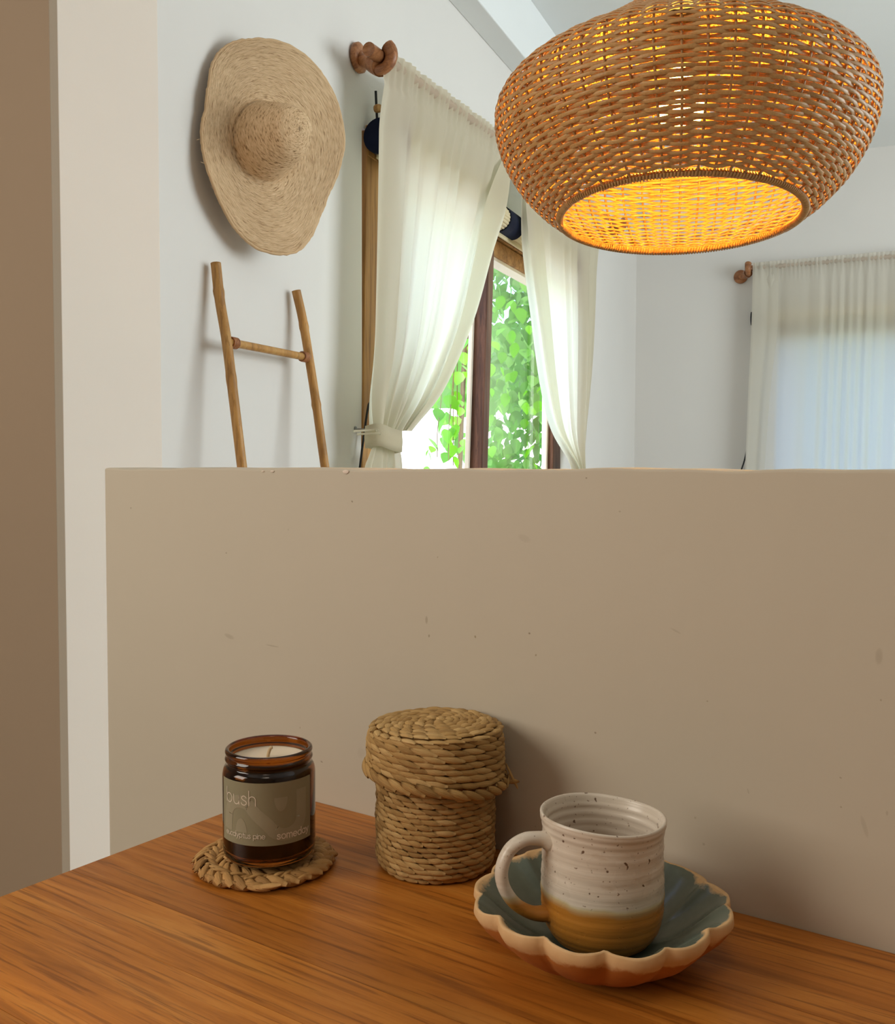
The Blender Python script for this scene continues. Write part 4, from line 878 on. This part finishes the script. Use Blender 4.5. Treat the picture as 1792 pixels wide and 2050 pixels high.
# ------------------------------------------------------------------ saucer and mug
def saucer():
    cx, cy = 0.3672, -0.1010; root_c = (cx, cy, TZ); NP = 13; NA = NP*16
    a = np.linspace(0, 2*PI, NA, endpoint=False); P = []; T = []
    ph = 0.35
    pet = np.abs(np.cos((a+ph)*NP/2))**0.48                        # 1 in the middle of a petal, 0 in the notch
    irr = 1+0.014*np.sin(2*a+0.8)+0.010*np.sin(5*a)
    def ring(f):
        P.append(f[0]); T.append(f[1])
    RO = 0.0765
    rn = np.random.default_rng(4); bump_r = sum(rn.normal()*np.sin(k_*a+rn.uniform(0, 6))/k_**0.5 for k_ in range(6, 26))*0.00022; bump_z = sum(rn.normal()*np.sin(k_*a+rn.uniform(0, 6))/k_**0.5 for k_ in range(6, 30))*0.00020
    ins = [(0.02, 0.0072), (0.30, 0.0072), (0.42, 0.0082), (0.55, 0.0122), (0.68, 0.0185), (0.80, 0.0255), (0.90, 0.0312), (0.965, 0.0344), (0.995, 0.0352)]
    outs = [(1.0, 0.0338), (0.995, 0.0300), (0.965, 0.0262), (0.92, 0.0215), (0.80, 0.0122), (0.66, 0.0052), (0.52, 0.0012), (0.44, 0.0), (0.38, 0.0), (0.02, 0.0)]
    rows = []; tone = []
    for k, (q, h) in enumerate(ins):
        amp = 0.088*max(0, (q-0.45)/0.55)**1.5; rr = RO*q*irr*(1-amp*(1-pet)); flute = 0.0042*max(0, (q-0.3)/0.7)*(1-pet)*(1 if q < 0.97 else 0.75)
        rr = rr+bump_r*(q > 0.93); hh = h+flute*0.55+0.0012*np.sin(3*a+1)*q**3+bump_z*(q > 0.93); rows.append(np.stack([cx+rr*np.cos(a), cy+rr*np.sin(a), TZ+hh], 1)); tone.append(np.full(NA, 0.04+0.06*q if q < 0.9 else (0.22 if q < 0.95 else 0.33 if q < 0.98 else 0.48))+0.06*np.sin(a*7+2)*(q > 0.85))
    for k, (q, h) in enumerate(outs):
        amp = 0.088*max(0, (q-0.45)/0.55)**1.5; rr = RO*q*irr*(1-amp*(1-pet))+0.0008*(0.9 < q < 1); fl = 0.0022*(1-pet)*max(0, (q-0.5)/0.5)
        rr = rr+bump_r*(q > 0.9); hh = h+fl+0.0012*np.sin(3*a+1)*q**3+bump_z*(q > 0.9)*1.3; rows.append(np.stack([cx+rr*np.cos(a), cy+rr*np.sin(a), TZ+np.maximum(hh, 0)], 1))
        tone.append(np.full(NA, 0.5 if k == 0 else 0.56 if k == 1 else 0.66 if k == 2 else 0.82)+0.08*np.sin(a*5+1)*(k in (1, 2))+0.05*np.sin(a*13)*(k == 2))
    Pm = np.array(rows); g = grid(Pm, False, True, None, np.array(tone)); V, F, _, tn = g
    n = len(rows); F = [f[::-1] for f in F]+[tuple(range(NA)), tuple((n-1)*NA+i for i in range(NA))[::-1]]
    obj('saucer', (V, F, None, tn), 'saucer', None, (cx, cy, TZ), True, 'scalloped flower saucer with blue green glaze and bare clay rim, under the mug', 'saucer')
saucer()
def mug():
    c = np.array([0.3675, -0.0990, TZ+0.0085]); root = empty('mug', c, 'speckled white and brown stoneware mug standing in the flower saucer', 'mug')
    prof = smooth_path([(0.0005, 0.0014), (0.018, 0.0010), (0.0255, 0.0), (0.0290, 0.0018), (0.0332, 0.0075), (0.0358, 0.0155), (0.0367, 0.0240), (0.0368, 0.0340), (0.0363, 0.0450), (0.0360, 0.0560), (0.0360, 0.0650), (0.0364, 0.0700), (0.0374, 0.0730), (0.0377, 0.0746)], 90)
    rip = np.sin(prof[:, 1]*1500)*0.00013+np.sin(prof[:, 1]*640+1)*0.00016; prof[8:, 0] += rip[8:]
    lip = [(0.0374, 0.0757), (0.0366, 0.0762), (0.0356, 0.0757), (0.0350, 0.0746)]
    inn = smooth_path([(0.0344, 0.072), (0.0335, 0.064), (0.0334, 0.050), (0.0338, 0.032), (0.0330, 0.016), (0.0285, 0.0075), (0.018, 0.0052), (0.0005, 0.0050)], 60)
    inn[:46, 0] += np.sin(inn[:46, 1]*1150)*0.00035
    pr = np.vstack([prof, lip, inn]); NA = 96; V, F, _, _ = lathe(pr, NA, c)
    a = np.arctan2(V[:, 1]-c[1], V[:, 0]-c[0]); h = (V[:, 2]-c[2])/0.076
    q = 1+0.010*np.sin(2*a+0.7)*h; V[:, 0] = c[0]+(V[:, 0]-c[0])*q; V[:, 1] = c[1]+(V[:, 1]-c[1])*q
    lat = (V[:, 0]-c[0])*RGT[0]+(V[:, 1]-c[1])*RGT[1]; V[:, 2] += -lat*0.045*h+0.0004*np.sin(3*a)*h
    obj('body', (V, F), 'mug', root)
    d = nz(np.array([-RGT[0], -RGT[1], 0])+np.array([-FWD[0], -FWD[1], 0])*0.28)
    path = smooth_path([(0.0340, 0.0625), (0.0400, 0.0645), (0.0500, 0.0650), (0.0590, 0.0600), (0.0640, 0.0495), (0.0630, 0.0385), (0.0560, 0.0275), (0.0455, 0.0205), (0.0350, 0.0185)], 40)
    pts = np.array([c+d*p[0]+np.array([0, 0, p[1]]) for p in path]); t = np.linspace(0, 1, 40)
    rad = 0.0048+0.0026*np.exp(-(t/0.10)**2)+0.0012*np.exp(-((1-t)/0.10)**2)-0.0002*t
    sidev = np.cross(d, [0, 0, 1.0]); obj('handle', tube(pts, rad, 16, flat=0.82, ref=sidev), 'mug', root)
mug()

# ------------------------------------------------------------------ the garden outside the window
struct('ground_outside', rbox(-3, 16, -9, -TH, -0.12, -0.01), 'paving', 'sunlit pale paving outside the garden window', 'ground')
struct('wall_garden', rbox(9.0, 9.2, -8.5, -2.0, -0.02, 1.75), 'garden', 'white sunlit garden wall far outside the window', 'wall')
def leaf_geo(L, wd, fold=0.15):
    pts = [(0, 0), (0.10, 0.28), (0.34, 0.5), (0.62, 0.40), (0.85, 0.18), (1.0, 0)]
    V = []; 
    for (t, s) in pts: V += [(t*L, -s*wd, fold*s*wd-0.10*L*t*t), (t*L, 0, -0.10*L*t*t), (t*L, s*wd, fold*s*wd-0.10*L*t*t)]
    F = []
    for i in range(5): F += [(i*3, i*3+3, i*3+4, i*3+1), (i*3+1, i*3+4, i*3+5, i*3+2)]
    return np.array(V), F
leaf_me = [meshdata('leaf', *leaf_geo(L, wd), MAT['leaf'], True) for L, wd in ((0.085, 0.075), (0.11, 0.08), (0.07, 0.065))]
vine = empty('climbing_vine', R(4.3, -1.2, 0), 'bright lime leaved climbing vine hanging outside the garden window', 'vine')
def stem(pts, rad=0.006): obj('stem', tube(smooth_path(pts, 16), rad, 5), 'stem', vine)
rv = random.Random(5); n_leaf = 0
def put_leaf(P, sc_=1.0):
    global n_leaf
    o = bpy.data.objects.new('leaf', leaf_me[n_leaf % 3]); COL.objects.link(o); o.parent = vine; n_leaf += 1
    o.location = tuple(np.array(P)-ORI['climbing_vine']); o.rotation_euler = (rv.uniform(-0.6, 0.6), rv.uniform(0.5, 1.6), rv.uniform(-PI, PI)); s = sc_*rv.uniform(0.75, 1.2); o.scale = (s, s, s)
trunk = [R(4.6, -1.35, 0.0), R(4.65, -1.35, 0.9), R(4.6, -1.3, 1.7), R(4.5, -1.2, 2.5)]; stem(trunk, 0.02)
# sprigs reaching across the left pane
for (a, z0, z1, n, v) in ((3.72, 2.05, 1.05, 13, -1.02), (3.60, 1.50, 1.08, 10, -1.0), (3.42, 1.42, 1.10, 8, -1.0), (3.86, 2.3, 1.30, 12, -1.05)):
    stem([R(4.5, v-0.15, 2.4), R(a+0.25, v-0.05, z0+0.25), R(a+0.05, v, z0), R(a, v, (z0+z1)/2), R(a-0.05, v+0.02, z1)], 0.003)
    for i in range(n):
        z = z0+(z1-z0)*i/n; put_leaf(R(a+rv.uniform(-0.07, 0.07), v+rv.uniform(-0.05, 0.05), z+rv.uniform(-0.03, 0.03)))
for i in range(190):
    u = rv.uniform(4.3, 5.2); v = -1.62+0.42*(u-4.3)+rv.uniform(0.0, 0.95); put_leaf(R(u, v, rv.uniform(0.7, 2.75)), 1.0)
# hedge mass behind the vine: countless leaves, one object
def hedge(name, n, box, L, seed, label, mat):
    r = np.random.default_rng(seed); V, F = [], []; k = 0; LG, LF = leaf_geo(L, L*0.75)
    for i in range(n):
        p = R(r.uniform(*box[0]), r.uniform(*box[1]), r.uniform(*box[2])); e = Matrix.Rotation(r.uniform(-PI, PI), 3, 'Z') @ Matrix.Rotation(r.uniform(0.2, 1.7), 3, 'Y') @ Matrix.Rotation(r.uniform(-0.8, 0.8), 3, 'X')
        v = (LG*r.uniform(0.7, 1.3)) @ np.array(e).T + p; V.append(v); F += [tuple(q+k for q in f) for f in LF]; k += len(v)
    return obj(name, (np.vstack(V), F), mat, None, R(sum(box[0])/2, sum(box[1])/2, 0), True, label, 'hedge', None, 'stuff')
hedge('hedge', 4200, ((5.3, 6.6), (-1.75, 0.6), (0.0, 3.6)), 0.13, 3, 'dense green hedge behind the lime leaved vine, outside the window', 'hedge')
struct('hill', box8([R(13, -14, 0), R(14, -14, 0), R(14, -2.2, 0), R(13, -2.2, 0), R(13.4, -14, 2.6), R(13.6, -14, 2.6), R(13.6, -2.2, 3.4), R(13.4, -2.2, 3.4)]), 'hedge', 'pale hill far beyond the garden wall', 'hill')
